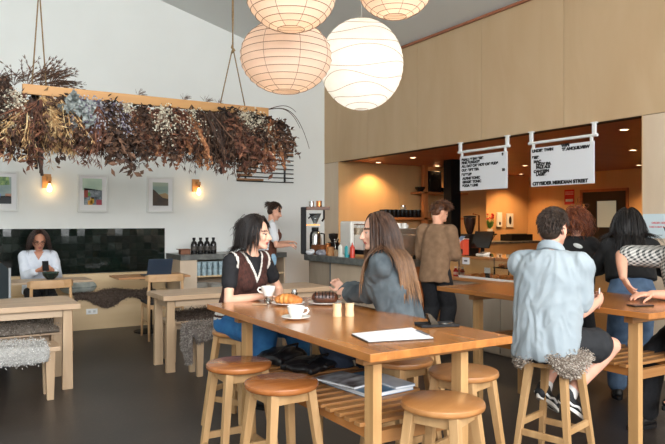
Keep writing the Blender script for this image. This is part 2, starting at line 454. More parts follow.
# downlights in the kitchen ceiling
dl = emit('downlight_lens', (255, 214, 170), 9.0)
WARM = (1.0, .60, .28)
spots = [(6.065, 8.60), (6.063, 7.70), (7.32, 8.62), (6.088, 6.498), (8.567, 7.792), (10.0, 9.2), (6.16, 5.324), (6.12, 4.22), (7.968, 5.363), (10.153, 6.72), (9.0, 9.2)]
names = ['over the pale plywood side wall near its corner', 'in front of the black column, along the edge', 'over the open shelf left of the black column', 'just above the left end of the first menu board', 'upper one of two seen between the menu boards', 'lower one of two seen between the menu boards', 'just above the left end of the second menu board', 'the largest one, nearest the pale pillar', 'middle of three close to the pale pillar', 'lowest of three close to the pale pillar', 'over the red flowers']
for (x, y), nm in zip(spots, names):
    t = thing('downlight', 'recessed ceiling downlight ' + nm, 'light', (x, y, 2.372), 0, 'kitchen downlights')
    MB().lathe([(.042, 0), (.055, 0), (.055, -.006), (.042, -.008)], 20, close=False).build('rim', WPAINT, t)
    MB().cyl((0, 0, -.005), .043, .004).build('lens', dl, t)
    light('downlight_beam', 'SPOT', (x, y, 2.35), 78 if x > 8 else 54, WARM, .04, (0, 0, 0), spot=125).parent = None
# ------------------------------------------------------------------ tall bar tables, stools
def bar_table(label, loc):
    t = thing('bar_table', label, 'table', loc, 0, 'tall bar tables')
    W, D = .785, 1.835
    MB().box((0, 0, .845), (W, D, .88)).build('tabletop', BAR, t, bevel=.003)
    lg = [(.13, .17), (.62, .17), (.13, 1.50), (.62, 1.50)]
    for x, y in lg: MB().box((x - .0225, y - .034, 0), (x + .0225, y + .034, .80)).build('leg', BARLEG, t, bevel=.003)
    for y in (.17, 1.50): MB().box((.06, y - .03, .80), (W - .06, y + .03, .845)).build('bearer', BARRAIL, t, bevel=.003)
    for x in (.135, .615): MB().box((x - .02, .20, .47), (x + .02, 1.47, .525)).build('shelf_rail', BAR, t, bevel=.003)
    for y in (.17, 1.50): MB().box((.1525, y - .02, .455), (.5975, y + .02, .51)).build('stretcher', BARRAIL, t, bevel=.003)
    n = 16
    for k in range(n):
        y = .22 + k * (1.23 / (n - 1)); MB().box((.08, y - .024, .525), (.67, y + .024, .542)).build('shelf_slat', BARRAIL, t, bevel=.002)
    return t
bar_table('tall honey oak bar table with coffee cups and pastries, nearest the camera', (1.443, 2.10, 0))
bar_table('tall honey oak bar table where the man in the pale blue shirt sits', (3.43, 2.21, 0))

def bar_stool(label, loc, rz, seat=SEAT, h=.65):
    t = thing('bar_stool', label, 'stool', loc, rz, 'round bar stools')
    MB().lathe([(.0, h - .032), (.165, h - .032), (.174, h - .026), (.177, h - .016), (.174, h - .004), (.166, h), (0, h - .003)], 40).build('seat', seat, t, smooth='auto')
    top, bot = .098, .165
    P4 = [(1, 1), (1, -1), (-1, -1), (-1, 1)]
    zt = h - .032
    for sx, sy in P4:
        MB().bar((sx * bot, sy * bot, 0), (sx * top, sy * top, zt), .030, .030, w1=.042, d1=.042, up=(0, 1, 0)).build('leg', STLEG, t, bevel=.003)
    def at(z): k = z / zt; return bot + (top - bot) * k
    for i in range(4):
        a, b2 = P4[i], P4[(i + 1) % 4]
        z = h - .06; q = at(z) - .004
        MB().bar((a[0] * q, a[1] * q, z), (b2[0] * q, b2[1] * q, z), .02, .05, up=(0, 0, 1)).build('apron', STLEG, t, bevel=.002)
        z = .19 + .05 * (i % 2); q = at(z)
        MB().bar((a[0] * q, a[1] * q, z), (b2[0] * q, b2[1] * q, z), .02, .036, up=(0, 0, 1)).build('foot_rail', STLEG, t, bevel=.002)
    return t
bar_stool('round wooden stool at the near long side of the front table, left one', (1.362, 3.224, 0), 0)
bar_stool('round wooden stool at the near long side of the front table, right one', (1.375, 2.745, 0), .06)
bar_stool('round wooden stool at the near end of the front table, closest to the camera', (1.805, 2.09, 0), .42, SEATL)
bar_stool('round wooden stool at the far side of the front table, near its corner', (2.27, 2.47, 0), .3, SEATL)
bar_stool('round wooden stool tucked under the front table behind the shelf of books', (2.17, 2.86, 0), .1, SEATL)
bar_stool('wooden stool the man in the blue shirt sits on, under a sheepskin', (3.04, 2.545, 0), .25, SEATL)
bar_stool('wooden stool under the woman in the brown vest', (1.765, 4.20, 0), .5, SEATL)
bar_stool('wooden stool under the woman in the denim jacket', (2.43, 3.10, 0), .2, SEATL)
bar_stool('wooden stool under the man in the checked shirt', (4.46, 2.46, 0), .2, SEATL)

# ------------------------------------------------------------------ low oak tables and benches
def low_table(label, loc, W, D):
    t = thing('low_table', label, 'table', loc, 0, 'low pale oak tables')
    MB().box((0, 0, .675), (W, D, .72)).build('tabletop', OAKTOP, t, bevel=.003)
    for x in (.09, W - .09):
        for y in (.09, D - .09):
            MB().bar((x + (.0), y, 0), (x, y, .675), .085, .055, up=(0, 1, 0), w1=.07).build('leg', OAKZ, t, bevel=.003)
        MB().box((x - .02, .118, .60), (x + .02, D - .118, .675)).build('end_rail', OAKY, t, bevel=.002)
    MB().box((.13, .06, .61), (W - .13, .09, .675)).build('apron', OAK, t, bevel=.002)
    MB().box((.13, D - .09, .61), (W - .13, D - .06, .675)).build('apron', OAK, t, bevel=.002)
    return t
low_table('low pale oak table at the left edge, in front of the woman in white', (-1.15, 5.71, 0), 2.14, .70)
low_table('low pale oak table behind the woman in the brown vest', (1.73, 5.85, 0), 1.79, .57)
def low_bench(label, loc, W, D=.30):
    t = thing('low_bench', label, 'bench', loc, 0, 'low pale oak benches')
    MB().box((0, 0, .385), (W, D, .42)).build('seat', OAKTOP, t, bevel=.003)
    for x in (.07, W - .07):
        for y in (.045, D - .045):
            MB().bar((x, y, 0), (x, y, .385), .05, .045, up=(0, 1, 0), w1=.075).build('leg', OAKZ, t, bevel=.003)
    MB().box((.11, D / 2 - .015, .31), (W - .11, D / 2 + .015, .385)).build('rail', OAK, t, bevel=.002)
    return t
low_bench('low oak bench under a white sheepskin at the left edge, nearer side of its table', (-1.2, 5.47, 0), 2.0)
low_bench('low oak bench under a grey-brown sheepskin on the far side of the left table', (-1.2, 6.28, 0), 2.15)
low_bench('low oak bench under a draped grey sheepskin, near side of the middle table', (1.93, 5.60, 0), 1.5)
low_bench('low oak bench with a brown sheepskin on the far side of the middle table', (1.90, 6.30, 0), 1.5)

# ------------------------------------------------------------------ chairs and small cafe tables
CHW = wood('chair_wood', (190, 148, 104), (208, 168, 124), 0, .45)
CHWZ = wood('chair_wood_upright', (190, 148, 104), (208, 168, 124), 2, .45)
def chair(label, loc, rz):
    t = thing('dining_chair', label, 'chair', loc, rz, 'pale wooden cafe chairs')   # front of the chair looks along +y
    # curved, wrapped backrest rail
    pts = [(-.225, .03), (-.20, -.02), (-.12, -.05), (0, -.06), (.12, -.05), (.20, -.02), (.225, .03)]
    mb = MB(); rings = []
    for i, (x, y) in enumerate(pts):
        a = V(pts[min(i + 1, 6)]) - V(pts[max(i - 1, 0)]); a.normalize(); nrm = V((-a.y, a.x))
        hh = .045 if 0 < i < 6 else .03
        rings.append([V((x + nrm.x * s * .011, y + nrm.y * s * .011, .735 + z * hh)) for s, z in ((-1, -1), (1, -1), (1, 1), (-1, 1))])
    mb.loft(rings).build('backrest', CHW, t, bevel=.008)
    for s in (-1, 1):
        MB().tube([(s * .205, -.05, 0), (s * .20, -.01, .43), (s * .195, -.015, .76)], [.014, .019, .015], 10).build('rear_leg', CHWZ, t, smooth=True)
        MB().tube([(s * .195, .40, 0), (s * .19, .375, .425)], [.013, .019], 10).build('front_leg', CHWZ, t, smooth=True)
        MB().bar((s * .195, .0, .20), (s * .19, .38, .20), .016, .025).build('side_stretcher', CHW, t, bevel=.003)
    MB().bar((-.20, 0, .395), (.20, 0, .395), .02, .05).bar((-.19, .37, .395), (.19, .37, .395), .02, .05).bar((-.195, 0, .395), (-.19, .37, .395), .02, .05).bar((.195, 0, .395), (.19, .37, .395), .02, .05).build('seat_frame', CHW, t)
    MB().box((-.21, -.02, .42), (.21, .40, .445)).build('seat', mat('woven_dark_seat', (34, 32, 34), .8, c2=(52, 48, 46), scale=60, stretch=(1, 6, 1)), t, bevel=.01)
    return t
chair('pale wooden chair with curved back facing the woman in white', (1.00, 7.50, 0), .06)
chair('pale wooden chair with curved back facing the laptop table', (2.28, 7.62, 0), -.05)

def cafe_table(label, loc, W, D, m):
    t = thing('cafe_table', label, 'table', loc, 0, 'small cafe tables')
    MB().box((-W / 2, -D / 2, .695), (W / 2, D / 2, .72)).build('tabletop', m, t, bevel=.004)
    MB().cyl((0, 0, .02), .028, .66, 16).build('pedestal', BLACK, t)
    MB().lathe([(.0, 0), (.20, 0), (.20, .012), (.03, .024), (0, .024)], 28).build('base', BLACK, t, smooth='auto')
    MB().box((-.16, -.16, .68), (.16, .16, .695)).build('top_plate', BLACK, t)
    return t
cafe_table('small wooden cafe table in front of the woman in white', (1.05, 8.23, 0), .95, .5, OAK)
cafe_table('small wooden cafe table carrying the open laptop', (2.28, 8.30, 0), .90, .52, wood('warm_oak', (176, 122, 76), (196, 146, 98), 0, .4))

t = thing('laptop', 'open laptop with a shiny blue-grey lid on the small table', 'laptop', (2.33, 8.22, .72), .10)
MB().box((-.16, -.11, 0), (.16, .11, .016)).build('keyboard_base', mat('laptop_grey', (92, 98, 106), .3, .6), t, bevel=.004)
sc = MB().box((-.16, -.005, 0), (.16, .005, .215)).build('screen', mat('laptop_lid', (78, 92, 112), .2, .5), t, bevel=.004)
sc.location = (0, -.112, .014); sc.rotation_euler = (.32, 0, 0)
MB().box((-.15, .0052, .012), (.15, .0065, .203)).build('display', mat('laptop_display', (24, 28, 36), .1), sc)

t = thing('privacy_screen', 'dark teal standing screen with a pale grey edge at the left edge of the photo', 'screen', (0.13, 6.98, 0), .0)
MB().prism([(-.5, 0), (.42, 0), (.42, .95), (.33, 1.025), (-.5, 1.045)], 1, -.02, .02).build('panel', mat('dark_teal_felt', (22, 34, 38), .8), t, bevel=.006)
MB().bar((.43, 0, 0), (.43, 0, .955), .02, .05, up=(0, 1, 0)).build('edge_strip', mat('grey_edge', (146, 150, 152), .5), t)

# ------------------------------------------------------------------ sheepskins: a thick hide with wool tufts
def wool(me_src, mats, count, ln, w, seed, droop=.4, up=1.0, tone=3):
    r = random.Random(seed); mb = MB()
    polys = [(p.center.copy(), p.normal.copy(), p.area) for p in me_src.polygons]
    tot = 0; cum = []
    for p in polys: tot += p[2]; cum.append(tot)
    import bisect
    for _ in range(count):
        c, n, a = polys[bisect.bisect(cum, r.random() * tot) % len(polys)]
        c = c + V((r.gauss(0, 1), r.gauss(0, 1), r.gauss(0, 1))) * math.sqrt(a) * .4
        d = (n + V((r.gauss(0, .5), r.gauss(0, .5), r.gauss(0, .4)))).normalized()
        l = ln * r.uniform(.6, 1.3); s = d.orthogonal().normalized() * w * r.uniform(.6, 1.3)
        p1 = c + d * l * .6; p2 = c + d * l + V((r.gauss(0, .3), r.gauss(0, .3), -droop)) * l
        o = d.cross(s).normalized() * w * .6
        k = r.randrange(tone)
        mb.add([c - s - o, c + s - o, c + o * 1.2, p1 - s * .7 - o * .5, p1 + s * .7 - o * .5, p1 + o, p2], [(0, 1, 4, 3), (1, 2, 5, 4), (2, 0, 3, 5), (3, 4, 6), (4, 5, 6), (5, 3, 6)], k)
    return mb
def sheepskin(label, fn, nu, nv, thick, mats, count, ln=.035, w=.004, seed=1, group='sheepskins over the seats', droop=.4):
    """fn(u, v) -> point on the hide, u and v in 0..1"""
    g = [[V(fn(i / nu, j / nv)) for j in range(nv + 1)] for i in range(nu + 1)]
    c = V((0, 0, 0))
    for row in g:
        for p in row: c += p
    c /= (nu + 1) * (nv + 1)
    base = V((c.x, c.y, min(p.z for row in g for p in row)))
    r = random.Random(seed)
    mb = MB()
    nrm = [[None] * (nv + 1) for _ in range(nu + 1)]
    for i in range(nu + 1):
        for j in range(nv + 1):
            a = g[min(i + 1, nu)][j] - g[max(i - 1, 0)][j]; b2 = g[i][min(j + 1, nv)] - g[i][max(j - 1, 0)]
            n = a.cross(b2); nrm[i][j] = n.normalized() if n.length > 1e-9 else V((0, 0, 1))
    def edge(i, j): return min(1.0, 4.0 * min(i / nu, 1 - i / nu, j / nv, 1 - j / nv) + .25)
    vs = [g[i][j] - base + nrm[i][j] * (thick * edge(i, j) + r.uniform(0, .006)) for i in range(nu + 1) for j in range(nv + 1)] + [g[i][j] - base + nrm[i][j] * .002 for i in range(nu + 1) for j in range(nv + 1)]
    fs = []; M1 = (nu + 1) * (nv + 1)
    for i in range(nu):
        for j in range(nv):
            a, b2, c2, d2 = i * (nv + 1) + j, (i + 1) * (nv + 1) + j, (i + 1) * (nv + 1) + j + 1, i * (nv + 1) + j + 1
            fs += [(a, b2, c2, d2), (a + M1, d2 + M1, c2 + M1, b2 + M1)]
    for i in range(nu):
        for j in (0, nv):
            a, b2 = i * (nv + 1) + j, (i + 1) * (nv + 1) + j; fs.append((a, a + M1, b2 + M1, b2))
    for j in range(nv):
        for i in (0, nu):
            a, b2 = i * (nv + 1) + j, i * (nv + 1) + j + 1; fs.append((a, a + M1, b2 + M1, b2))
    mb.add(vs, fs)
    t = thing('sheepskin', label, 'sheepskin', base, 0, group)
    hide = mb.build('hide', mats[0], t, smooth=True)
    top = MB(); top.v = [tuple(p) for p in vs[:M1]]
    top.f = [f for f in fs if max(f) < M1]; top.m = [0] * len(top.f)
    tm_ = top.mesh('tmp')
    # wool points away from the seat
    wool(tm_, mats, count, ln, w, seed, droop).build('wool', mats, t)
    bpy.data.meshes.remove(tm_)
    return t
def wm(n, a, b2, c): return [mat(n + '_dark', a, .9), mat(n + '_mid', b2, .9), mat(n + '_light', c, .9)]
WW = wm('white_wool', (176, 174, 170), (204, 202, 198), (226, 224, 220))
WG = wm('grey_wool', (140, 128, 116), (172, 160, 146), (194, 184, 172))
WB = wm('brown_wool', (78, 64, 54), (102, 86, 74), (122, 106, 94))
WS = wm('stool_wool', (126, 112, 100), (166, 152, 138), (198, 188, 176))
WD = wm('dusky_wool', (116, 106, 100), (146, 136, 128), (174, 166, 158))

def drape(x0, x1, yf, yb, z, hang, wob=.03, seed=0, backhang=0.0):
    """over a bench seat and down its front (towards -y)"""
    def fn(u, v):
        x = x0 + (x1 - x0) * u
        h = hang * (.72 + .28 * math.sin(u * 7 + seed)) * (1 - .25 * abs(2 * u - 1) ** 3)
        top = (yb - yf); tot = h + top
        s = v * tot
        if s < h:
            k = h - s
            return (x + wob * math.sin(v * 9 + u * 5 + seed) * .3, yf - .012 - .012 * math.sin(u * 18 + seed), z - k)
        return (x, yf + (s - h) , z + .004)
    return fn
sheepskin('white sheepskin draped over the near bench at the left edge', drape(-.9, .71, 5.47, 5.74, .42, .14, seed=1), 36, 14, .022, WW, 12000, .010, .004, 11)
sheepskin('grey-brown sheepskin on the far bench seen under the left table', drape(-.9, .90, 6.28, 6.56, .42, .02, seed=2), 34, 10, .13, WG, 9000, .018, .004, 12)
sheepskin('brown sheepskin on the far bench seen under the middle table', drape(2.0, 3.2, 6.30, 6.58, .42, .03, seed=4), 24, 8, .05, WB, 4000, .026, .004, 14)
# hide hanging over the left end and the front of the middle bench
def mid_hide(u, v):
    # v runs along the bench from its draped left end, u across it
    if v < .38:
        k = (.38 - v) / .38; return (1.915 - .02 * math.sin(u * 6), 5.575 + .30 * u, .425 - .30 * k * (.8 + .2 * math.sin(u * 5 + 1)))
    x = 1.915 + (v - .38) / .62 * .85
    if u < .4:
        k = (.4 - u) / .4; return (x, 5.585 - .015 * math.sin(x * 20), .425 - .13 * k * (.75 + .25 * math.sin(x * 11)))
    return (x, 5.585 + (u - .4) / .6 * .30, .427)
sheepskin('shaggy grey sheepskin draped over the end of the middle bench', lambda u, v: mid_hide(1 - u, v), 18, 30, .03, WD, 11000, .014, .004, 15)
# dark hide with a wavy edge over the banquette
def bq_hide(u, v):
    x = 1.45 + 1.05 * u
    hang = .05 + .13 * (.5 + .5 * math.cos(u * 2 * PI * 1.7 + 2.2)) ; top = .22 + .14 * math.cos(u * 2 * PI * 1.8 + .6)
    s = v * (hang + top)
    return (x, 8.795, .452 - (hang - s)) if s < hang else (x, 8.795 + (s - hang), .454)
sheepskin('dark brown wavy-edged sheepskin hanging over the edge of the banquette', bq_hide, 40, 12, .018, WB, 4200, .018, .005, 16)
# stool cover
def st_hide(u, v):
    a = u * 2 * PI; q = v
    R = .185 + .05 * math.sin(3 * a + 1.0) + .02 * math.sin(5 * a)
    rr = q * (R + .05)
    z = .653; lim = .172
    if rr > lim:
        k = rr - lim; return (3.04 + lim * 1.02 * math.cos(a) + k * .25 * math.cos(a), 2.545 + lim * 1.02 * math.sin(a) + k * .25 * math.sin(a), z - k * .95)
    return (3.04 + rr * math.cos(a), 2.545 + rr * math.sin(a), z + .004 * math.sin(7 * a))
sheepskin('shaggy cream sheepskin over the stool of the man in the blue shirt', lambda u, v: st_hide(1 - u, v), 44, 9, .018, WS, 9000, .013, .0035, 17)
# round cushion on the banquette
t = thing('cushion', 'pale grey-green cushion resting on the banquette beside the woman in white', 'cushion', (1.53, 8.98, .452), .1)
mb = MB(); mb.ell((0, 0, .095), (.23, .12, .095), n=24, k=12)
cm = remesh(mb, .012, 3); folds(cm, .008, 9, seed=4.0)
cm.materials.append(mat('cushion_cloth', (150, 158, 152), .9, c2=(176, 182, 176), scale=12)); link('cover', cm, t, True)
mb = MB().tube([(.23 * math.cos(a), .12 * math.sin(a), .095) for a in [i * 2 * PI / 40 for i in range(41)]], .007, 6); mb.build('piping', mat('cushion_piping', (128, 138, 132), .9), t, True)
# ------------------------------------------------------------------ paper lanterns
def paper_mat(name, c, tr):
    m, nt, b = _base(name); N, L = nt.nodes, nt.links
    out = N['Material Output']; N.remove(b)
    d = N.new('ShaderNodeBsdfDiffuse'); t2 = N.new('ShaderNodeBsdfTranslucent'); mx = N.new('ShaderNodeMixShader')
    tc = N.new('ShaderNodeTexCoord'); n = N.new('ShaderNodeTexNoise'); n.inputs['Scale'].default_value = 9; n.inputs['Detail'].default_value = 6
    r = N.new('ShaderNodeValToRGB'); r.color_ramp.elements[0].color = lin([x * .93 for x in c]); r.color_ramp.elements[1].color = lin(c)
    L.new(tc.outputs['Object'], n.inputs['Vector']); L.new(n.outputs['Fac'], r.inputs['Fac'])
    L.new(r.outputs['Color'], d.inputs['Color']); L.new(r.outputs['Color'], t2.inputs['Color'])
    mx.inputs[0].default_value = tr
    L.new(d.outputs[0], mx.inputs[1]); L.new(t2.outputs[0], mx.inputs[2]); L.new(mx.outputs[0], out.inputs['Surface'])
    return m
PAP = paper_mat('peach_washi_paper', (250, 231, 218), .5)
PAPW = paper_mat('white_washi_paper', (250, 247, 241), .55)
RIB = mat('bamboo_rib', (130, 104, 84), .7)
RIBL = mat('pale_rib', (150, 124, 102), .7)
CORD = mat('pale_cord', (206, 204, 198), .6)
BULB = emit('lantern_bulb', (255, 226, 180), 14.0)

def lantern(label, c, R, squash, style, power, bulb_dz, paper, wave=0.0, seed=0):
    bulb_dz = -.10 if style == 'oblate' else 0.0
    cx, cy, czz = c; H = R * squash
    t = thing('paper_lantern', label, 'lantern', (cx, cy, czz), seed * .7, 'paper lanterns')
    ro = .30 * R if style == 'oblate' else .16 * R
    a0 = math.acos(ro / R)
    n = 60
    prof = []
    for i in range(n + 1):
        a = -a0 + 2 * a0 * i / n
        k = 1.0 + .006 * math.cos(i * 2 * PI / (n / (13 if style == 'oblate' else 18)))
        prof.append((R * math.cos(a) * k, H * math.sin(a)))
    MB().lathe(prof, 72, close=False).build('paper_shade', paper, t, smooth=True)
    r = random.Random(seed)
    nr = 13 if style == 'oblate' else 11
    for i in range(nr + 1):
        a = -a0 + 2 * a0 * i / nr
        ph = r.uniform(0, 6.28); fr = r.choice((2, 3)); pts = []
        amp = wave * (1 - (abs(a) / a0) ** 2) * r.uniform(.5, 1.2)
        for j in range(73):
            b2 = 2 * PI * j / 72; aa = a + amp * math.sin(fr * b2 + ph)
            pts.append((R * 1.006 * math.cos(aa) * math.cos(b2), R * 1.006 * math.cos(aa) * math.sin(b2), H * 1.006 * math.sin(aa)))
        MB().tube(pts, .0024 if wave == 0 else .0021, 5, cap=False).build('rib', RIB if wave == 0 else RIBL, t)
    if style == 'oblate':
        for k in range(8):
            b2 = 2 * PI * k / 8; pts = []
            for i in range(25):
                a = -a0 + 2 * a0 * i / 24; pts.append((R * 1.005 * math.cos(a) * math.cos(b2), R * 1.005 * math.cos(a) * math.sin(b2), H * 1.005 * math.sin(a)))
            MB().tube(pts, .0016, 5).build('vertical_thread', RIB, t)
    top = cz(cx) - czz
    MB().tube([(0, 0, H * .2), (0, 0, top)], .0035, 6).build('cord', CORD, t)
    MB().cyl((0, 0, top - .05), .05, .05, 20).build('ceiling_rose', BLACK if style != 'oblate' else WPAINT, t)
    b3 = MB().lathe([(0, -.05), (.03, -.04), (.042, 0), (.03, .045), (.016, .07), (.016, .11), (0, .11)], 20, (0, 0, bulb_dz)).build('bulb', BULB, t, smooth=True)
    light('lantern_glow', 'POINT', (cx, cy, czz + bulb_dz), power, (1.0, .84, .66) if style == 'oblate' else (1.0, .96, .91), .05)
    b3.visible_shadow = True
    return t

def ray(x, y, d):
    """room position seen at photo pixel (x, y) at distance d along the camera axis"""
    a = math.radians(31.13); u = (x - 332.5) / 646.5 * d
    return V((d * math.sin(a) + u * math.cos(a), d * math.cos(a) - u * math.sin(a), 1.4 + (222 - y) / 646.5 * d))
LA, LB, LC, LD = ray(291, -6.5, 4.05), ray(286, 57, 4.85), ray(361.5, 64.5, 5.75), ray(395, -13, 4.9)
lantern('peach paper lantern with even ribs, the highest at the left', LA, .283, .83, 'oblate', 3.6, 0, PAP, 0, 1)
lantern('peach paper lantern with even ribs, just below and behind the highest left one', LB, .340, .80, 'oblate', 5, 0, PAP, 0, 2)
lantern('white round paper lantern with wavy ribs, the brightest and lowest on the right', LC, .370, 1.09, 'round', 24, 0, PAPW, .10, 3)
lantern('cream paper lantern at the top right, showing only its glowing underside', LD, .285, .83, 'oblate', 7, 0, PAP, .0, 4)

# ------------------------------------------------------------------ dried flower installation
F0, F1, FY, FZ = .575, 2.84, 6.0, 2.515
fi = thing('flower_installation', 'long hanging timber beam covered with dried brown and white flowers', 'dried flowers', ((F0 + F1) / 2, FY, FZ))
FX = (F0 + F1) / 2
MB().box((F0 - FX, -.045, -.042), (F1 - FX, .0, .042)).build('beam', BEAM, fi, bevel=.003)
def rope(name, pts, rad): return MB().tube([(p[0] - FX, p[1] - FY, p[2] - FZ) for p in pts], rad, 7).build(name, ROPE, fi, smooth=True)
for cx, dx in ((.705, .11), (2.46, .26)):
    zt = FZ + (.83 if cx < 1 else .58); yk = FY - .02
    for s in (-1, 1): rope('rope', [(cx + s * dx * .5, yk, FZ + .04), (cx + s * dx * .03, yk, zt)], .006)
    rope('rope', [(cx, yk, zt - .01), (cx, yk, zt + .18), (cx, yk, zt + .34), (cx, yk, cz(cx))], [.009, .007, .011, .005])
    rope('knot', [(cx - .012, yk, zt - .03), (cx + .010, yk - .012, zt), (cx - .008, yk, zt + .03), (cx, yk, zt + .07)], [.006, .014, .014, .006])
    rope('knot', [(cx + dx * .5 - .02, yk - .028, FZ - .0), (cx + dx * .5 + .004, yk - .032, FZ + .012), (cx + dx * .5 + .012, yk - .028, FZ + .03)], [.004, .009, .004])

def fm(n, *cols): return [mat('%s_%d' % (n, i), c, .85, c2=[min(255, x * 1.3 + 8) for x in c], scale=30) for i, c in enumerate(cols)]
M_BROWN = fm('dried_brown', (70, 50, 38), (94, 68, 52), (54, 40, 34))
M_RUST = fm('dried_rust', (98, 62, 46), (118, 78, 58), (78, 48, 38))
M_TAN = fm('dried_tan', (176, 142, 98), (198, 166, 122), (150, 116, 78))
M_WHITE = fm('dried_white', (176, 164, 146), (198, 188, 170), (150, 134, 116))
M_LILAC = fm('dried_lilac', (128, 124, 130), (152, 148, 150), (94, 88, 104))
M_GREY = fm('dried_grey', (122, 128, 126), (146, 152, 150), (98, 102, 100))
M_DARK = fm('dried_dark', (40, 30, 26), (54, 40, 32), (32, 26, 24))
M_ORANGE = fm('dried_orange', (128, 84, 54), (148, 104, 70), (106, 66, 44))

def curve_pts(r, length, droop, spread, n=6, start=V((0, 0, 0))):
    d = V((r.gauss(0, spread), r.gauss(0, spread), -1)).normalized(); p = V(start); out = [p.copy()]
    for i in range(n):
        d = (d + V((r.gauss(0, .10), r.gauss(0, .10), -droop))).normalized(); p = p + d * length / n; out.append(p.copy())
    return out
def leafq(mb, p, d, ln, w, mi, r):
    s = d.cross(V((r.gauss(0, 1), r.gauss(0, 1), r.gauss(0, 1))))
    if s.length < 1e-4: s = d.orthogonal()
    s.normalize(); n = d.cross(s) * w * .35
    a, b2, c = p, p + d * ln * .5, p + d * ln
    mb.add([a, b2 + s * w + n, c, b2 - s * w + n, b2 - n * .4], [(0, 1, 4), (1, 2, 4), (2, 3, 4), (3, 0, 4)], mi)
def nugget(mb, p, q, mi, r):
    M = Matrix.Rotation(r.uniform(0, 6), 3, V((r.gauss(0, 1), r.gauss(0, 1), r.gauss(0, 1))).normalized())
    vs = [p + M @ (V(v) * q * r.uniform(.7, 1.2)) for v in ((1, 0, 0), (-1, 0, 0), (0, 1, 0), (0, -1, 0), (0, 0, 1), (0, 0, -1))]
    mb.add(vs, [(0, 2, 4), (2, 1, 4), (1, 3, 4), (3, 0, 4), (2, 0, 5), (1, 2, 5), (3, 1, 5), (0, 3, 5)], mi)

def b_grass(seed, ln=.36, n=46):
    r = random.Random(seed); mb = MB()
    for _ in range(n):
        pts = curve_pts(r, ln * r.uniform(.6, 1.1), .10, .42, 5)
        mb.tube(pts, [.0028, .003, .004, .0045, .003, .0008], 3, r.randrange(3))
        for p in pts[2:]:
            for _k in range(3): leafq(mb, p, V((r.gauss(0, .6), r.gauss(0, .6), -1)).normalized(), .045, .0035, r.randrange(3), r)
    return mb
def b_leaf(seed, ln=.34, n=12, lw=.012, ll=.05):
    r = random.Random(seed); mb = MB()
    for _ in range(n):
        pts = curve_pts(r, ln * r.uniform(.55, 1.1), .08, .5, 7)
        mb.tube(pts, .0025, 3, 2)
        for i, p in enumerate(pts[1:]):
            for _k in range(5):
                d = V((r.gauss(0, 1), r.gauss(0, 1), r.gauss(-.5, .6))).normalized()
                leafq(mb, p + V((r.gauss(0, .012), r.gauss(0, .012), r.gauss(0, .02))), d, ll * r.uniform(.6, 1.2), lw * r.uniform(.7, 1.2), r.randrange(3), r)
    return mb
def b_statice(seed, ln=.24, n=20, q=.0068):
    r = random.Random(seed); mb = MB()
    for _ in range(n):
        pts = curve_pts(r, ln * r.uniform(.4, 1.1), .06, .6, 4)
        mb.tube(pts, .002, 3, 2)
        for p in pts[1:]:
            for _k in range(7): nugget(mb, p + V((r.gauss(0, .022), r.gauss(0, .022), r.gauss(0, .02))), q * r.uniform(.6, 1.3), r.choice((0, 1, 1, 2)), r)
    return mb
def b_pampas(seed, ln=.36, n=5):
    r = random.Random(seed); mb = MB()
    for _ in range(n):
        pts = curve_pts(r, ln * r.uniform(.8, 1.1), .02, .18, 10)
        mb.tube(pts, .003, 4, 2)
        for i in range(1, 10):
            w = math.sin(PI * min(1, i / 10 * 1.05)) ** .6
            for _k in range(34):
                d = V((r.gauss(0, .55), r.gauss(0, .55), -1.0)).normalized()
                p = pts[i] + V((r.gauss(0, .018), r.gauss(0, .018), r.gauss(0, .02))) * w
                leafq(mb, p, d, .075 * r.uniform(.6, 1.2), .0035, r.randrange(3), r)
    return mb
def b_rope(seed, ln=.33, n=7):
    r = random.Random(seed); mb = MB()
    for _ in range(n):
        pts = curve_pts(r, ln * r.uniform(.6, 1.15), .10, .3, 12)
        for i, p in enumerate(pts[2:]):
            for _k in range(6): nugget(mb, p + V((r.gauss(0, .007), r.gauss(0, .007), r.gauss(0, .012))), .009 * r.uniform(.7, 1.3), r.randrange(3), r)
        mb.tube(pts, [.003] * 4 + [.009] * 7 + [.003] * 2, 4, 0)
    return mb
def b_pod(seed, ln=.34, n=9):
    r = random.Random(seed); mb = MB()
    for _ in range(n):
        pts = curve_pts(r, ln * r.uniform(.6, 1.1), .06, .3, 5)
        mb.tube(pts, .002, 3, 2)
        mb.ell(pts[-1] - V((0, 0, .02)), (.013, .013, .026), n=8, k=6, mi=0); mb.ell(pts[3] + V((.012, 0, -.01)), (.011, .011, .02), n=8, k=6, mi=1)
    return mb
def b_spray(seed, ln=.30, n=16):      # stands up above the beam
    r = random.Random(seed); mb = MB()
    for _ in range(n):
        d = V((r.gauss(.25, .45), r.gauss(0, .25), 1)).normalized(); p = V((0, 0, 0)); pts = [p.copy()]
        for i in range(6): d = (d + V((.10, 0, -.12 + r.gauss(0, .05)))).normalized(); p = p + d * ln * r.uniform(.5, 1) / 6; pts.append(p.copy())
        mb.tube(pts, [.002, .002, .003, .004, .004, .003, .0008], 3, r.randrange(3))
        for p in pts[3:]:
            for _k in range(4): leafq(mb, p, (d + V((r.gauss(0, .3), r.gauss(0, .3), r.gauss(0, .3)))).normalized(), .04, .003, r.randrange(3), r)
    return mb
def b_round(seed, ln=.22, n=9):
    r = random.Random(seed); mb = MB()
    for _ in range(n):
        pts = curve_pts(r, ln * r.uniform(.5, 1.1), .03, .5, 6); mb.tube(pts, .0025, 3, 2)
        for p in pts[1:]:
            for _k in range(4):
                d = V((r.gauss(0, 1), r.gauss(0, 1), r.gauss(0, .7))).normalized(); leafq(mb, p, d, .05 * r.uniform(.7, 1.2), .021, r.randrange(2), r)
    return mb
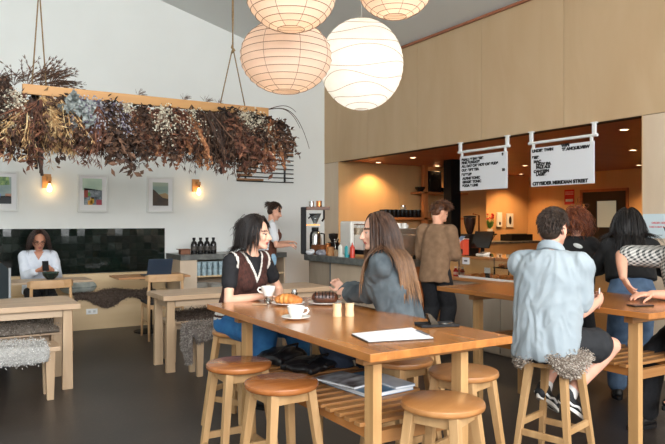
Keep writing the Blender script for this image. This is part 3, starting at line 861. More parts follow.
def b_stick(seed, ln=.46, n=3):
    r = random.Random(seed); mb = MB()
    for k in range(n):
        pts = curve_pts(r, ln * r.uniform(.85, 1.05), .02, .06, 5, V((k * .075 - .075, 0, 0))); mb.tube(pts, [.004, .008, .010, .011, .011, .010], 7, k % 3)
    return mb
KINDS = {
    'grass_brown': ('brown_grass_bunch', b_grass, M_BROWN), 'grass_tan': ('tan_grass_bunch', b_grass, M_TAN), 'leaf_rust': ('rust_leaf_bunch', b_leaf, M_RUST),
    'leaf_brown': ('brown_leaf_bunch', b_leaf, M_BROWN), 'leaf_dark': ('dark_leaf_bunch', b_leaf, M_DARK), 'white': ('white_statice_bunch', b_statice, M_WHITE),
    'lilac': ('lilac_statice_bunch', b_statice, M_LILAC), 'pampas': ('pampas_plume', b_pampas, M_TAN), 'rope': ('hanging_seed_head', b_rope, M_RUST),
    'rope_tan': ('tan_seed_head', b_rope, M_ORANGE), 'pod': ('dark_seed_pod_bunch', b_pod, M_DARK), 'spray': ('upright_grass_spray', b_spray, M_BROWN),
    'round': ('grey_round_leaf_bunch', b_round, M_GREY), 'orange': ('orange_flower_bunch', b_statice, M_ORANGE), 'stick': ('dark_seed_stick_bunch', b_stick, M_DARK), 'grass_rust': ('rust_grass_bunch', b_grass, M_RUST)}
PROTO = {}
rf = random.Random(21)
def bunch(kind, X, dy, dz, sc=1.0, tilt=.25):
    nm, fn, ms = KINDS[kind]; k = (kind, rf.randrange(3))
    if k not in PROTO: PROTO[k] = fn(hash(kind) % 1 + sum(map(ord, kind)) + k[1] * 17).mesh(nm, ms)
    o = bpy.data.objects.new(nm, PROTO[k]); COL.objects.link(o); o.parent = fi
    o.location = (X - FX, dy, dz); o.rotation_euler = (rf.gauss(0, tilt), rf.gauss(0, tilt), rf.uniform(0, 6.28)); s = sc * rf.uniform(.85, 1.15); o.scale = (s, s, s)
    return o
# a dense dark underlayer all along, then the showier bunches
x = F0 - .42
while x < F1 + .08:
    bunch(rf.choice(('leaf_dark', 'leaf_brown', 'leaf_dark', 'grass_brown')), x, rf.uniform(-.10, .16), rf.uniform(-.07, -.0), 1.15)
    bunch(rf.choice(('leaf_brown', 'leaf_rust', 'grass_brown', 'grass_rust')), x + .02, rf.uniform(-.2, .0), rf.uniform(-.12, -.05), 1.2)
    x += .075
front = [(.16, 'leaf_rust', -.1, 1.2), (.22, 'grass_tan', -.02, .95), (.25, 'white', -.04, 1.), (.36, 'leaf_brown', -.05, 1.), (.42, 'white', -.12, 1.1), (.50, 'white', -.04, 1.2), (.55, 'leaf_rust', -.14, 1.25), (.62, 'grass_tan', -.10, 1.15),
         (.66, 'stick', -.1, 1.05), (.72, 'pampas', -.03, 1.05), (.80, 'pampas', -.02, 1.0), (.86, 'grass_tan', -.08, 1.1), (.95, 'round', -.02, 1.1), (1.02, 'lilac', -.03, 1.2), (1.08, 'round', -.08, 1.1), (1.14, 'lilac', -.04, 1.3), (1.20, 'lilac', -.14, 1.0),
         (1.26, 'leaf_brown', -.10, 1.4), (1.30, 'lilac', -.05, 1.1), (1.36, 'leaf_brown', -.12, 1.4), (1.42, 'white', -.05, 1.), (1.46, 'orange', -.16, .8), (1.54, 'grass_brown', -.08, 1.0), (1.60, 'rope', -.08, 1.1), (1.66, 'orange', -.12, .7), (1.70, 'white', -.05, 1.1),
         (1.76, 'rope_tan', -.08, 1.15), (1.82, 'rope', -.05, 1.2), (1.90, 'leaf_rust', -.08, 1.), (1.96, 'rope_tan', -.08, 1.2), (2.02, 'white', -.04, 1.0), (2.07, 'white', -.14, .9), (2.12, 'grass_brown', -.08, 1.1), (2.18, 'grass_brown', -.04, 1.15), (2.25, 'pod', -.12, 1.2),
         (2.32, 'grass_brown', -.03, 1.15), (2.38, 'leaf_rust', -.10, 1.3), (2.45, 'grass_brown', -.04, 1.1), (2.50, 'white', -.03, .8), (2.55, 'leaf_rust', -.12, 1.35), (2.62, 'leaf_dark', -.05, 1.0), (2.68, 'white', -.06, 1.2), (2.76, 'white', -.09, 1.1), (2.80, 'rope_tan', -.08, 1.1), (2.88, 'rope', -.06, 1.15), (2.93, 'leaf_brown', -.06, .9)]
for X, k, dz, s in front: bunch(k, X, rf.uniform(-.19, -.08), dz - .01, s * 1.22, .13)
for X, k, s in ((.62, 'spray', 1.1), (.72, 'spray', 1.2), (.80, 'spray', 1.0), (.52, 'spray', .6), (.40, 'spray', .5)):
    o = bunch(k, X, .02, .03, s, .05); o.rotation_euler = (rf.uniform(-.1, .1), 0, rf.uniform(-.3, .3))
for X in (1.55, 1.98, 2.2, 2.32):
    o = bunch('spray', X, .02, .04, .28, .05); o.rotation_euler = (0, 0, rf.uniform(-.3, .3))
for X, k in ((.30, 'white'), (.24, 'white'), (.18, 'leaf_brown'), (.45, 'leaf_brown'), (.14, 'leaf_dark')):
    bunch(k, X, -.05, .08, .9, .3)
# long arching twigs at the right end
for k, (dx, dz, dr) in enumerate(((.50, .0, .46), (.40, -.03, .22), (.36, .02, .10))):
    pts = []
    for i in range(14):
        q = i / 13; pts.append((F1 - FX - .02 + dx * (q ** .8), -.03 + .02 * k, .03 + dz * q + .09 * math.sin(q * 1.7) - dr * q ** 2.6))
    MB().tube(pts, [.005 - .0025 * i / 13 for i in range(14)], 6).build('arching_twig', M_DARK[1], fi, smooth=True)
MB().tube([(F1 - FX - .25, -.04, -.03), (F1 - FX, -.05, -.07), (F1 - FX + .22, -.05, -.13)], [.012, .010, .005], 7).build('twig', M_DARK[0], fi, smooth=True)

# ------------------------------------------------------------------ on the white wall
def wbox(x0, x1, y0, y1, z0, z1): return (x0, y0, z0), (x1, y1, z1)
def picture(label, x0, x1, z0, z1, paint):
    t = thing('framed_picture', label, 'picture', ((x0 + x1) / 2, YB, z0), 0, 'white framed pictures')
    w = (x1 - x0) / 2; h = z1 - z0; f = .028
    m = MB()
    m.box((-w, -.030, 0), (w, -.002, f)).box((-w, -.030, h - f), (w, -.002, h)).box((-w, -.030, f), (-w + f, -.002, h - f)).box((w - f, -.030, f), (w, -.002, h - f))
    m.build('frame', WPAINT, t, bevel=.002)
    MB().box((-w + f, -.016, f), (w - f, -.006, h - f)).build('mount', PAPER, t)
    paint(t, w, h)
    return t
def flat(name, t, poly, m, y=-.018): return MB().prism(poly, 1, y, y + .0016).build(name, m, t)
PZ0, PZ1 = 1.535, 2.055
sky_teal = mat('print_sky', (120, 150, 148), .5, c2=(196, 200, 172), scale=2.0, stretch=(.3, 1, 2.2))
hill_dark = mat('print_hill', (38, 30, 28), .5, c2=(74, 54, 40), scale=8)
hill_tan = mat('print_hill_tan', (150, 120, 84), .5, c2=(178, 150, 108), scale=8)
def p_hill(t, w, h):
    a, c, d, e = -w + .085, w - .085, .10, h - .085
    flat('sky_print', t, [(a, d), (c, d), (c, e), (a, e)], sky_teal)
    flat('ridge_print', t, [(a, d), (c, d), (c, d + .16), (c - .04, d + .185), (a + .10, d + .165), (a, d + .15)], hill_tan, -.0205)
    flat('hill_print', t, [(a, d), (c, d), (c, d + .10), (c - .08, d + .115), (a + .08, d + .17), (a + .03, d + .22), (a, d + .235)], hill_dark, -.023)
picture('white framed print of a dark hillside under a teal sky, right of the three', 2.505, 2.90, PZ0, PZ1, p_hill)
def p_town(t, w, h):
    a, c, d, e = -w + .085, w - .085, .10, h - .06
    flat('haze_print', t, [(a - .02, d + .2), (c, d + .2), (c, e), (a - .02, e)], mat('print_haze', (170, 196, 180), .5, c2=(206, 222, 202), scale=4))
    flat('scene_print', t, [(a, d), (c, d), (c, d + .20), (a, d + .23)], mat('print_scene', (40, 52, 60), .5, c2=(150, 160, 170), scale=22))
    for x0, x1, z0, z1, cc in ((.0, .05, .10, .2, (150, 60, 50)), (.05, .11, .0, .06, (222, 160, 60)), (.08, .13, .02, .10, (226, 176, 70)), (.16, .23, .0, .07, (170, 60, 80)), (.05, .08, .12, .17, (90, 150, 70)), (.09, .13, .08, .11, (40, 70, 120))):
        flat('colour_patch', t, [(a + x0, d + z0), (a + x1, d + z0), (a + x1, d + z1), (a + x0, d + z1)], mat('print_%d_%d' % (x0 * 100, z0 * 100), cc, .5), -.0205)
picture('white framed print with a colourful street scene, middle of the three', 1.57, 1.975, PZ0, PZ1, p_town)
def p_lake(t, w, h):
    a, c, d, e = -w + .085, w - .085, .10, h - .075
    flat('water_print', t, [(a, d), (c, d), (c, e), (a, e)], mat('print_water', (126, 150, 156), .5, c2=(170, 188, 180), scale=5))
    flat('tree_print', t, [(a, e - .12), (c - .02, e - .10), (c - .03, e), (a, e)], mat('print_tree', (60, 110, 84), .5, c2=(190, 214, 130), scale=24), -.0205)
    for x0, x1, z0, z1, cc in ((.10, .24, .0, .10, (44, 46, 52)), (.02, .10, .0, .05, (214, 220, 90)), (.0, .12, .07, .13, (130, 150, 210)), (.17, .24, .09, .13, (196, 146, 124))):
        flat('colour_patch', t, [(a + x0, d + z0), (a + x1, d + z0), (a + x1, d + z1), (a + x0, d + z1)], mat('print_b_%d_%d' % (x0 * 100, z0 * 100), cc, .5), -.0225)
picture('white framed print with green foliage over water, cut by the left edge of the photo', .44, .85, PZ0, PZ1, p_lake)

SCW = wood('sconce_wood', (190, 132, 74), (208, 152, 92), 2, .5)
filament = emit('warm_bulb', (255, 205, 130), 11.0)
for x, lb in ((1.185, 'wooden wall light with a bare glowing bulb, between the left and middle pictures'), (3.23, 'wooden wall light with a bare glowing bulb, right of the pictures')):
    t = thing('wall_light', lb, 'light', (x, YB, 1.85), 0, 'wooden wall lights')
    MB().box((-.055, -.022, 0), (.055, -.002, .185)).build('backplate', SCW, t, bevel=.002)
    MB().box((.0, -.10, .09), (.05, -.022, .145)).build('arm', SCW, t, bevel=.002)
    MB().cyl((.028, -.075, .055), .016, .036, 14).build('lamp_holder', COPPER, t)
    MB().lathe([(0, -.055), (.018, -.05), (.032, -.025), (.028, .01), (.016, .035), (.014, .055), (0, .055)], 16, (.028, -.075, .0)).build('bulb', filament, t, smooth=True)
    light('wall_light_glow', 'POINT', (x + .03, YB - .16, 1.83), .4, (1.0, .70, .40), .04)

# rack of thin rods holding strips of bark-coloured wood
PEG = t = thing('peg_rack', 'wall rack of thin dark rods holding wooden strips, behind the right end of the flowers', 'wall art', (4.38, YB, 2.03))
dark_rod = mat('thin_rod', (44, 46, 48), .5)
rw = random.Random(5)
for x in (-.35, .33): MB().box((x - .012, -.024, 0), (x + .012, -.002, .64)).build('wall_batten', dark_rod, t)
for k in range(10):
    z = .005 + k * .070
    MB().tube([(-.50, -.03, z), (.48, -.03, z)], .008, 8).build('rod', dark_rod, t)
    runs = [(-.50, -.06)] if k == 0 else [(-.50, -.3 + .05 * k)] if k < 5 else [(-.2, .1), (.22, .47)] if k > 5 else [(-.45, .05)]
    for a, c in runs:
        MB().box((a, -.055, z + .008), (c, -.018, z + .04)).build('wood_strip', wood('strip_wood', (126, 88, 58), (160, 120, 84), 0, .6), t, bevel=.003)

# ------------------------------------------------------------------ menu boards under the bulkhead
BX = XP - .03
INK = mat('letter_black', (18, 18, 20), .6)
BRD = mat('board_white', (222, 224, 228), .5)
# local frame of a board: x runs along -y of the room, z up, its face looks towards -x
def board(label, yl, yr, zt, zb, lines, fs):
    t = thing('menu_board', label, 'sign', (BX, yl, zb), 0, 'hanging menu boards')
    W = yl - yr; H = zt - zb
    MB().box((-.006, -W, 0), (.006, 0, H)).build('panel', BRD, t, bevel=.001)
    r = MB().tube([(0, .035, H + .055), (0, -W - .035, H + .055)], .016, 10).build('rail', WPAINT, t, smooth='auto')
    for y in (-.03, -W + .03): MB().box((-.011, y - .011, H - .015), (.011, y + .011, H + .05)).build('clip', WPAINT, t)
    for y in (.0, -W - .0): MB().box((-.014, y - .016, H + .06), (.014, y + .016, 2.372 - zb)).box((-.02, y - .03, 2.362 - zb), (.02, y + .03, 2.3725 - zb)).build('bracket', WPAINT, t)
    for (x, z, s, sz) in lines:
        M = Matrix(((0, 0, -1, -.0075), (-1, 0, 0, -x * W), (0, 1, 0, z * H), (0, 0, 0, 1)))
        text_obj('lettering', s, fs * sz, M, t, INK, bold=.0042 * fs / .05, xs=1.12)
    return t
board('left hanging white menu board with eight lines of black letters', 5.963, 5.196, 2.197, 1.780, [
    (.04, .865, 'SMALL BREW BEER', .95), (.90, .895, '9', .95), (.04, .775, 'PINK SUNDAYS', .95), (.04, .675, 'ALL DAY CAB HOT CAB SUDS', .95), (.04, .56, 'OUR BEST TEA', .95), (.04, .435, 'BUBBLES', .95), (.90, .475, '10', .95), (.06, .32, 'ALPINE TONIC', .95), (.06, .215, 'GINGER TONIC', .95), (.06, .11, 'SODA & LIME', .95)], .042)
board('right hanging white menu board with the wifi line at its top', 4.85, 4.066, 2.190, 1.778, [
    (.02, .89, 'UNDER TWIN', .95), (.51, .945, 'WIFI:', .95), (.52, .85, 'TRANQUILVIEW', .95), (.02, .72, 'BEER', .95), (.05, .61, 'MAC', .95), (.09, .535, 'HAZY IPA', .95), (.09, .455, 'PALE ALE', .95), (.05, .355, 'CANTEEN', .95), (.09, .275, 'LAGER', .95), (.03, .035, 'CITYSIDER MERIDIAN STREET', 1.12)], .042)
# paper notice on the pale pillar
t = thing('paper_notice', 'white paper notice with two red lines on the pale plywood pillar', 'sign', (XP, 3.575, 1.254))
MB().box((-.003, -.36, 0), (0, 0, .219)).build('sheet', mat('notice_paper', (206, 222, 228), .6), t)
RED = mat('red_ink', (206, 60, 66), .6)
for x, z, s, k in ((.085, .130, 'ORDER HERE', .024), (.062, .095, 'TAKE A SEAT & RELAX', .021)):
    text_obj('lettering', s, k, Matrix(((0, 0, -1, -.0032), (-1, 0, 0, -x), (0, 1, 0, z), (0, 0, 0, 1))), t, RED, bold=.0006)
text_obj('lettering', 'THANKS', .012, Matrix(((0, 0, -1, -.0032), (-1, 0, 0, -.14), (0, 1, 0, .025), (0, 0, 0, 1))), t, INK)
# ------------------------------------------------------------------ people
UP = V((0, 0, 1))
def fdir(deg): a = math.radians(deg); return V((math.cos(a), math.sin(a), 0))
def ik(S, T, l1, l2, pole):
    S, T = V(S), V(T); d = T - S; L = min(d.length, (l1 + l2) * .998)
    if d.length > L: T = S + d.normalized() * L
    t = (T - S).normalized(); a = (l1 * l1 - l2 * l2 + L * L) / (2 * L); h = math.sqrt(max(0, l1 * l1 - a * a))
    p = V(pole); p = p - t * p.dot(t)
    if p.length < 1e-4: p = t.orthogonal()
    return S + t * a + p.normalized() * h, T

SKIN = {}
def skin_mats(key, sk, lip, brow, iris=(60, 44, 34)):
    return [mat('skin_' + key, sk, .5, c2=[min(255, x * 1.04) for x in sk], scale=20, spec=.35), mat('lips_' + key, lip, .45), mat('brow_' + key, brow, .8), mat('eye_white', (176, 166, 158), .3), mat('iris_%d' % iris[0], iris, .2)]

class Person:
    def __init__(s, name, label, cat, hip, face, H=1.70, female=True, lean=6, hunch=.25, twist=0, side=0.0, head=None, pitch=0, roll=0, sh=None, bulk=1.0, group=None):
        s.k = H / 1.70; k = s.k
        s.hip = V(hip); s.f = fdir(face); s.r = V((s.f.y, -s.f.x, 0)); s.face = face; s.twist = twist
        s.lean = math.radians(lean); s.hunch = hunch; s.female = female; s.bulk = bulk; s.sidelean = side
        s.base = V((s.hip.x, s.hip.y, 0))
        s.t = thing(name, label, cat, s.base, 0, group)
        s.sw = (sh or (.172 if female else .20)) * k
        s.mb = MB()
        # torso rings: height above hip, half width, half depth, shift forwards
        if female: s.rings = [(-.13, .10, .085, -.01), (-.06, .160, .118, -.015), (.02, .168, .115, -.012), (.10, .148, .100, 0), (.18, .128, .090, .0), (.27, .136, .098, .008), (.35, .148, .108, .012), (.42, .150, .100, .0), (.475, .128, .076, -.006), (.515, .070, .056, -.010), (.54, .052, .05, -.006)]
        else: s.rings = [(-.13, .10, .09, -.01), (-.06, .160, .122, -.01), (.02, .162, .116, -.005), (.10, .155, .108, .005), (.18, .152, .106, .01), (.27, .160, .110, .01), (.36, .176, .116, .01), (.43, .178, .108, .0), (.485, .150, .082, -.008), (.525, .078, .062, -.012), (.55, .058, .056, -.008)]
        # head
        hd = face + twist if head is None else head
        s.hf0 = fdir(hd); nb, _, _ = s.sp(.53 * k)
        p = math.radians(pitch); hf = (s.hf0 * math.cos(p) + UP * math.sin(p)).normalized(); hu = (UP * math.cos(p) - s.hf0 * math.sin(p)).normalized()
        hr = hf.cross(hu)
        ro = math.radians(roll); hr, hu = (hr * math.cos(ro) + hu * math.sin(ro)), (hu * math.cos(ro) - hr * math.sin(ro))
        s.hf, s.hr, s.hu = hf, hr, hu
        _, _, tf = s.sp(.5 * k)
        s.nb = nb
        s.hc = nb + UP * .155 * k + tf * .012 + hf * .028 * k
        s.torso(); s.headmesh()
    def sp(s, t):
        """spine point, right and forward vector at height t above the hip"""
        q = t / s.k; kk = max(0, q)
        fo = q * math.sin(s.lean) + s.hunch * kk * kk; up = q * math.cos(s.lean) - .25 * s.hunch * kk * kk
        a = s.face + s.twist * min(1, max(0, q / .42)); f = fdir(a); r = V((f.y, -f.x, 0))
        dfo = math.sin(s.lean) + 2 * s.hunch * kk; du = math.cos(s.lean) - .5 * s.hunch * kk
        c = s.hip + s.f * fo * s.k + UP * up * s.k + s.r * s.sidelean * kk * s.k
        n = (f * du - UP * dfo).normalized()
        return c, r, n
    def ring(s, t, w, d, sh, off=0.0, n=22):
        c, r, n_ = s.sp(t * s.k); c = c + n_ * sh * s.k; k = s.k * s.bulk; out = []
        for j in range(n):
            a = 2 * PI * j / n; ca, sa = math.cos(a), math.sin(a)
            e = .86
            x = math.copysign(abs(ca) ** e, ca); y = math.copysign(abs(sa) ** e, sa)
            out.append(c + r * x * (w * k + off) + n_ * y * (d * k + off))
        return out
    def torso(s):
        s.mb.loft([s.ring(*q) for q in s.rings])
        k = s.k
        c, r, f = s.sp((.452 if s.female else .455) * k)
        s.S = {'R': c + r * s.sw - f * .005, 'L': c - r * s.sw - f * .005}
        nbp, _, _ = s.sp(.50 * k)
        for q in 'RL': s.mb.cap(nbp, .052 * k, s.S[q] + UP * .012, .045 * k); s.mb.ell(s.S[q], .056 * k * s.bulk)
        if s.female:
            c2, r2, f2 = s.sp(.33 * k)
            for sg in (-1, 1): s.mb.ell(c2 + r2 * sg * .065 * k + f2 * .085 * k, .058 * k)
        s.mb.cap(nbp, .050 * k, s.hc - s.hu * .06 * k - s.hf * .022 * k, .047 * k)
        s.Hp = {'R': s.hip + s.r * .088 * k - UP * .02, 'L': s.hip - s.r * .088 * k - UP * .02}
        s.arm = {}; s.leg = {}
    def h(s, x, y, z): return s.hc + (s.hr * x + s.hf * y + s.hu * z) * s.k
    def headmesh(s):
        k = s.k; M = Matrix((s.hr, s.hf, s.hu)).transposed(); mb = s.mb; g = 1.0 if s.female else 1.06
        mb.ell(s.h(0, -.012, .032), (.074 * k, .094 * k, .086 * k), M, 20, 14)
        mb.ell(s.h(0, .030, -.030), (.060 * k * g, .060 * k, .086 * k), M, 20, 14)
        for sg in (-1, 1):
            mb.cap(s.h(sg * .055, .0, -.045), .021 * k * g, s.h(sg * .020, .066, -.096), .017 * k * g, 10)
            mb.ell(s.h(sg * .037, .064, -.030), .024 * k)
            mb.cap(s.h(sg * .040, .074, .022), .011 * k, s.h(sg * .010, .082, .020), .011 * k, 8)
            mb.ell(s.h(sg * .031, .0745, -.001), .0135 * k, n=12, k=8)
            mb.ell(s.h(sg * .011, .100, -.038), .0095 * k, n=10, k=7)
            mb.ell(s.h(sg * .077, -.008, -.012), (.010 * k, .020 * k, .032 * k), M, 10, 8)
        mb.ell(s.h(0, .074, -.098), (.024 * k * g, .018 * k, .017 * k), M, 12, 8)
        mb.cap(s.h(0, .085, .012), .0085 * k, s.h(0, .112, -.034), .0125 * k, 10)
        mb.cap(s.h(-.017, .084, -.063), .0075 * k, s.h(0, .093, -.061), .0085 * k, 8); mb.cap(s.h(.017, .084, -.063), .0075 * k, s.h(0, .093, -.061), .0085 * k, 8)
        mb.cap(s.h(-.014, .083, -.073), .007 * k, s.h(.014, .083, -.073), .007 * k, 8)
    def setarm(s, q, wrist, pole=(0, 0, -1), hd=None, pn=None, curl=.5, spread=.1, hand=True):
        k = s.k; S = s.S[q]; E, W = ik(S, wrist, .285 * k, .25 * k, pole)
        s.arm[q] = (S, E, W); b2 = s.bulk
        m = .92 if s.female else 1.08
        s.mb.cap(S, .047 * k * m, E, .036 * k * m); s.mb.cap(E, .037 * k * m, E.lerp(W, .35), .038 * k * m); s.mb.cap(E.lerp(W, .35), .038 * k * m, W, .025 * k * m)
        if hand:
            hd = V(hd) if hd is not None else (W - E); s.hand(W, hd, V(pn) if pn is not None else V((0, 0, -1)), curl, spread, q, m)
    def hand(s, W, hd, pn, curl, spread, q, m=1.0):
        """palm and five separate fingers; pn is where the palm looks"""
        k = s.k * m; d = hd.normalized(); n = (pn - d * pn.dot(d)).normalized(); a = d.cross(n)     # a: across the palm
        if q == 'R': a = -a
        # a now points towards the thumb side
        M = Matrix((a, d, n)).transposed(); mb = s.mb
        mb.ell(W + d * .045 * k, (.037 * k, .052 * k, .016 * k), M, 14, 9)
        for i, (off, ln, rr) in enumerate(((.030, .070, .0088), (.010, .078, .009), (-.010, .072, .0088), (-.029, .056, .0078))):
            b0 = W + d * (.082 - .004 * abs(i - 1.2)) * k + a * off * k; ang = 0.0; p = b0; dd = (d + a * (off * spread * 14)).normalized()
            for j, fr in enumerate((.45, .32, .23)):
                ang += curl * (.55 + .25 * j) * (1 + .08 * i)
                e = dd * math.cos(ang) + n * math.sin(ang); p2 = p + e * ln * fr * k; mb.cap(p, (rr - .0008 * j) * k, p2, (rr - .0008 * (j + 1)) * k, 8); p = p2
        p = W + d * .022 * k + a * .026 * k; e = (d * .75 + a * .75 + n * .25).normalized(); p2 = p + e * .042 * k; mb.cap(p, .013 * k, p2, .0105 * k, 9)
        e = (d * .95 + a * (.35 - .3 * curl) + n * (.2 + .5 * curl)).normalized(); p3 = p2 + e * .034 * k; mb.cap(p2, .0105 * k, p3, .009 * k, 9); mb.cap(p3, .009 * k, p3 + (e * .8 + n * .5 * curl).normalized() * .022 * k, .0075 * k, 8)
    def setleg(s, q, ankle, pole, toe=None):
        k = s.k; A = V(ankle); K, A = ik(s.Hp[q], A, .42 * k, .41 * k, pole); s.leg[q] = (s.Hp[q], K, A)
        s.mb.cap(s.Hp[q], .082 * k, K, .055 * k); s.mb.cap(K, .054 * k, K.lerp(A, .3) , .054 * k); s.mb.cap(K.lerp(A, .3), .054 * k, A, .036 * k)
        t = V(toe) if toe is not None else s.f; t = t.normalized(); s.toe = getattr(s, 'toe', {}); s.toe[q] = t
        s.mb.cap(A - UP * .035 * k - t * .03, .036 * k, A + t * .14 * k - UP * .052 * k, .026 * k)
    def build_body(s, mats, voxel=.0065):
        mb = MB(); mb.add([V(v) - s.base for v in s.mb.v], s.mb.f)
        me = remesh(mb, voxel, 5, .5)
        for m in mats: me.materials.append(m)
        k = s.k; hc = s.hc - s.base; inv = Matrix((s.hr, s.hf, s.hu))
        idx = [0] * len(me.polygons)
        for i, p in enumerate(me.polygons):
            d = p.center - hc
            if d.length > .16 * k: continue
            x, y, z = (inv @ d) / k; ax = abs(x)
            if y < .04: continue
            e = ((ax - .031) / .0128) ** 2 + ((z + .001) / .0056) ** 2
            if e < 1 and y > .055:
                idx[i] = 4 if ((ax - .030) / .0068) ** 2 + ((z + .001) / .0085) ** 2 < 1.5 else 3
            elif e < 1.7 and z > .001 and y > .055: idx[i] = 2
            elif .010 < ax < .052 and abs(z - .0245 + .10 * max(0, ax - .03)) < .0052: idx[i] = 2
            elif (x / .023) ** 2 + ((z + .067) / .0115) ** 2 < 1 and y > .07: idx[i] = 1
        me.polygons.foreach_set('material_index', idx)
        s.body = link('body', me, s.t, True); return s.body
    def cloth(s, name, mb, mats, voxel=.009, fold=.006, freq=9, seed=0.0, stretch=(1, 1, .45), fn=None, cut=None, smooth=4, parent=None, fold2=None):
        m2 = MB(); m2.add([V(v) - s.base for v in mb.v], mb.f); me = remesh(m2, voxel, smooth, .5)
        if fold: folds(me, fold, freq, stretch, seed)
        if fold2: folds(me, fold2[0], fold2[1], (1, 1, .4), seed + 5)
        mats = mats if isinstance(mats, (list, tuple)) else [mats]
        for m in mats: me.materials.append(m)
        if fn:
            ix = [fn(p.center + s.base) for p in me.polygons]
            if -1 in ix:
                bm = bmesh.new(); bm.from_mesh(me); bm.faces.ensure_lookup_table()
                bmesh.ops.delete(bm, geom=[bm.faces[i] for i, q in enumerate(ix) if q == -1], context='FACES'); bm.to_mesh(me); bm.free()
                ix = [q for q in ix if q != -1]
            me.polygons.foreach_set('material_index', ix)
        return link(name, me, parent or s.t, True)
    def top_mb(s, t0, t1=.525, off=.012, sleeve=.5, soff=.016, flare=.0, forearm=None, arms='RL', loose=0.0):
        mb = MB(); rs = []
        R = s.rings; ts = [q for q in R if t0 < q[0] <= t1]
        def interp(t):
            for a, b2 in zip(R, R[1:]):
                if a[0] <= t <= b2[0]:
                    u = (t - a[0]) / (b2[0] - a[0]); return (t,) + tuple(a[i] + (b2[i] - a[i]) * u for i in (1, 2, 3))
            return (t,) + R[0 if t < R[0][0] else -1][1:]
        for q in [interp(t0)] + ts:
            o = off + flare * max(0, (.2 - q[0]) / .3); w, d = q[1], q[2]
            if loose and q[0] < .40: w = max(w, .15 + loose); d = max(d, .105 + loose * .6)
            rs.append(s.ring(q[0], w, d, q[3], o))
        mb.loft(rs); k = s.k
        nbp, _, _ = s.sp(.49 * k)
        for q in 'RL':
            S = s.S[q]; mb.cap(nbp - UP * .004, .050 * k + off * .6, S + UP * .010, .047 * k + off); mb.ell(S, .050 * k * s.bulk + off)
            if q in s.arm and sleeve:
                S, E, W = s.arm[q]; m = .92 if s.female else 1.08
                if sleeve <= 1:
                    P = S.lerp(E, sleeve); mb.cap(S, .047 * k * m + soff, P, (.047 + (.036 - .047) * sleeve) * k * m + soff + .004)
                    # an open cuff: a short straight collar past the end keeps the hem square
                else:
                    mb.cap(S, .047 * k * m + soff, E, .038 * k * m + soff); mb.cap(E, .038 * k * m + soff, E.lerp(W, sleeve - 1), .028 * k * m + soff * .9)
        if s.female:
            c2, r2, f2 = s.sp(.33 * k)
            for sg in (-1, 1): mb.ell(c2 + r2 * sg * .065 * k + f2 * .085 * k, .056 * k + off)
        return mb
    def legs_mb(s, frac=1.9, off=.014, waist=.06, wide=0.0):
        """trousers or shorts; frac 0..1 ends on the thigh, 1..2 on the shin"""
        mb = MB(); k = s.k; rs = []
        for q in s.rings:
            if q[0] <= waist + .045: rs.append(s.ring(q[0], q[1], q[2], q[3], off))
        mb.loft(rs)
        for q, (Hh, K, A) in s.leg.items():
            if frac <= 1: P = Hh.lerp(K, frac); mb.cap(Hh, .084 * k + off, P, (.084 - .028 * frac) * k + off + wide); mb.loft(tube_ring(Hh.lerp(K, .5), P, (.070) * k + off, (.084 - .028 * frac) * k + off + wide + .006, 1.06))
            else:
                mb.cap(Hh, .084 * k + off, K, .058 * k + off + wide); mb.cap(K, .058 * k + off + wide, K.lerp(A, frac - 1), .046 * k + off + wide)
        return mb
    def shoe(s, q, m, sole, stripe=None, big=1.0):
        A = s.leg[q][2]; t = s.toe[q]; k = s.k * big; b2 = MB()
        p = A - UP * .045 * k
        sh = MB(); sh.cap(p - t * .035 * k, .046 * k, p + t * .13 * k - UP * .012 * k, .037 * k); sh.cap(A + UP * .0 - t * .005, .046 * k, p, .046 * k)
        zc = (A.z - .088 * k)
        o = s.cloth('shoe', sh, m, voxel=.008, fold=0, fn=None)
        sd = t.cross(UP); so = MB(); pr_ = []
        for z in (0.0, .026):
            pts = []
            for j in range(20):
                a = 2 * PI * j / 20; pts.append(p + t * (.045 + .135 * math.cos(a)) * k + sd * (.047 * math.sin(a)) * k * (1 - .12 * math.cos(a)) - UP * (.052 * k - z) - s.base)
            pr_.append(pts)
        so.loft(pr_); so.build('sole', sole, o, bevel=.004)
        if stripe:
            for sg in (-1, 1):
                st = MB(); st.tube([p + t * x * k + sd * sg * (.047 + .001) * k * (1.0 - .9 * max(0, x - .05)) + UP * z * k - s.base for x, z in ((-.05, -.005), (.0, -.012), (.05, .004), (.09, -.012))], .008, 6); st.build('stripe', stripe, o, smooth=True)
        return o
def tube_ring(p0, p1, r0, r1, e=1.0, n=20):
    t = (p1 - p0).normalized(); a = t.orthogonal().normalized(); b2 = t.cross(a)
    p1 = p0 + (p1 - p0) * e
    return [[p + (a * math.cos(2 * PI * j / n) + b2 * math.sin(2 * PI * j / n)) * r for j in range(n)] for p, r in ((p0, r0), (p1, r1))]

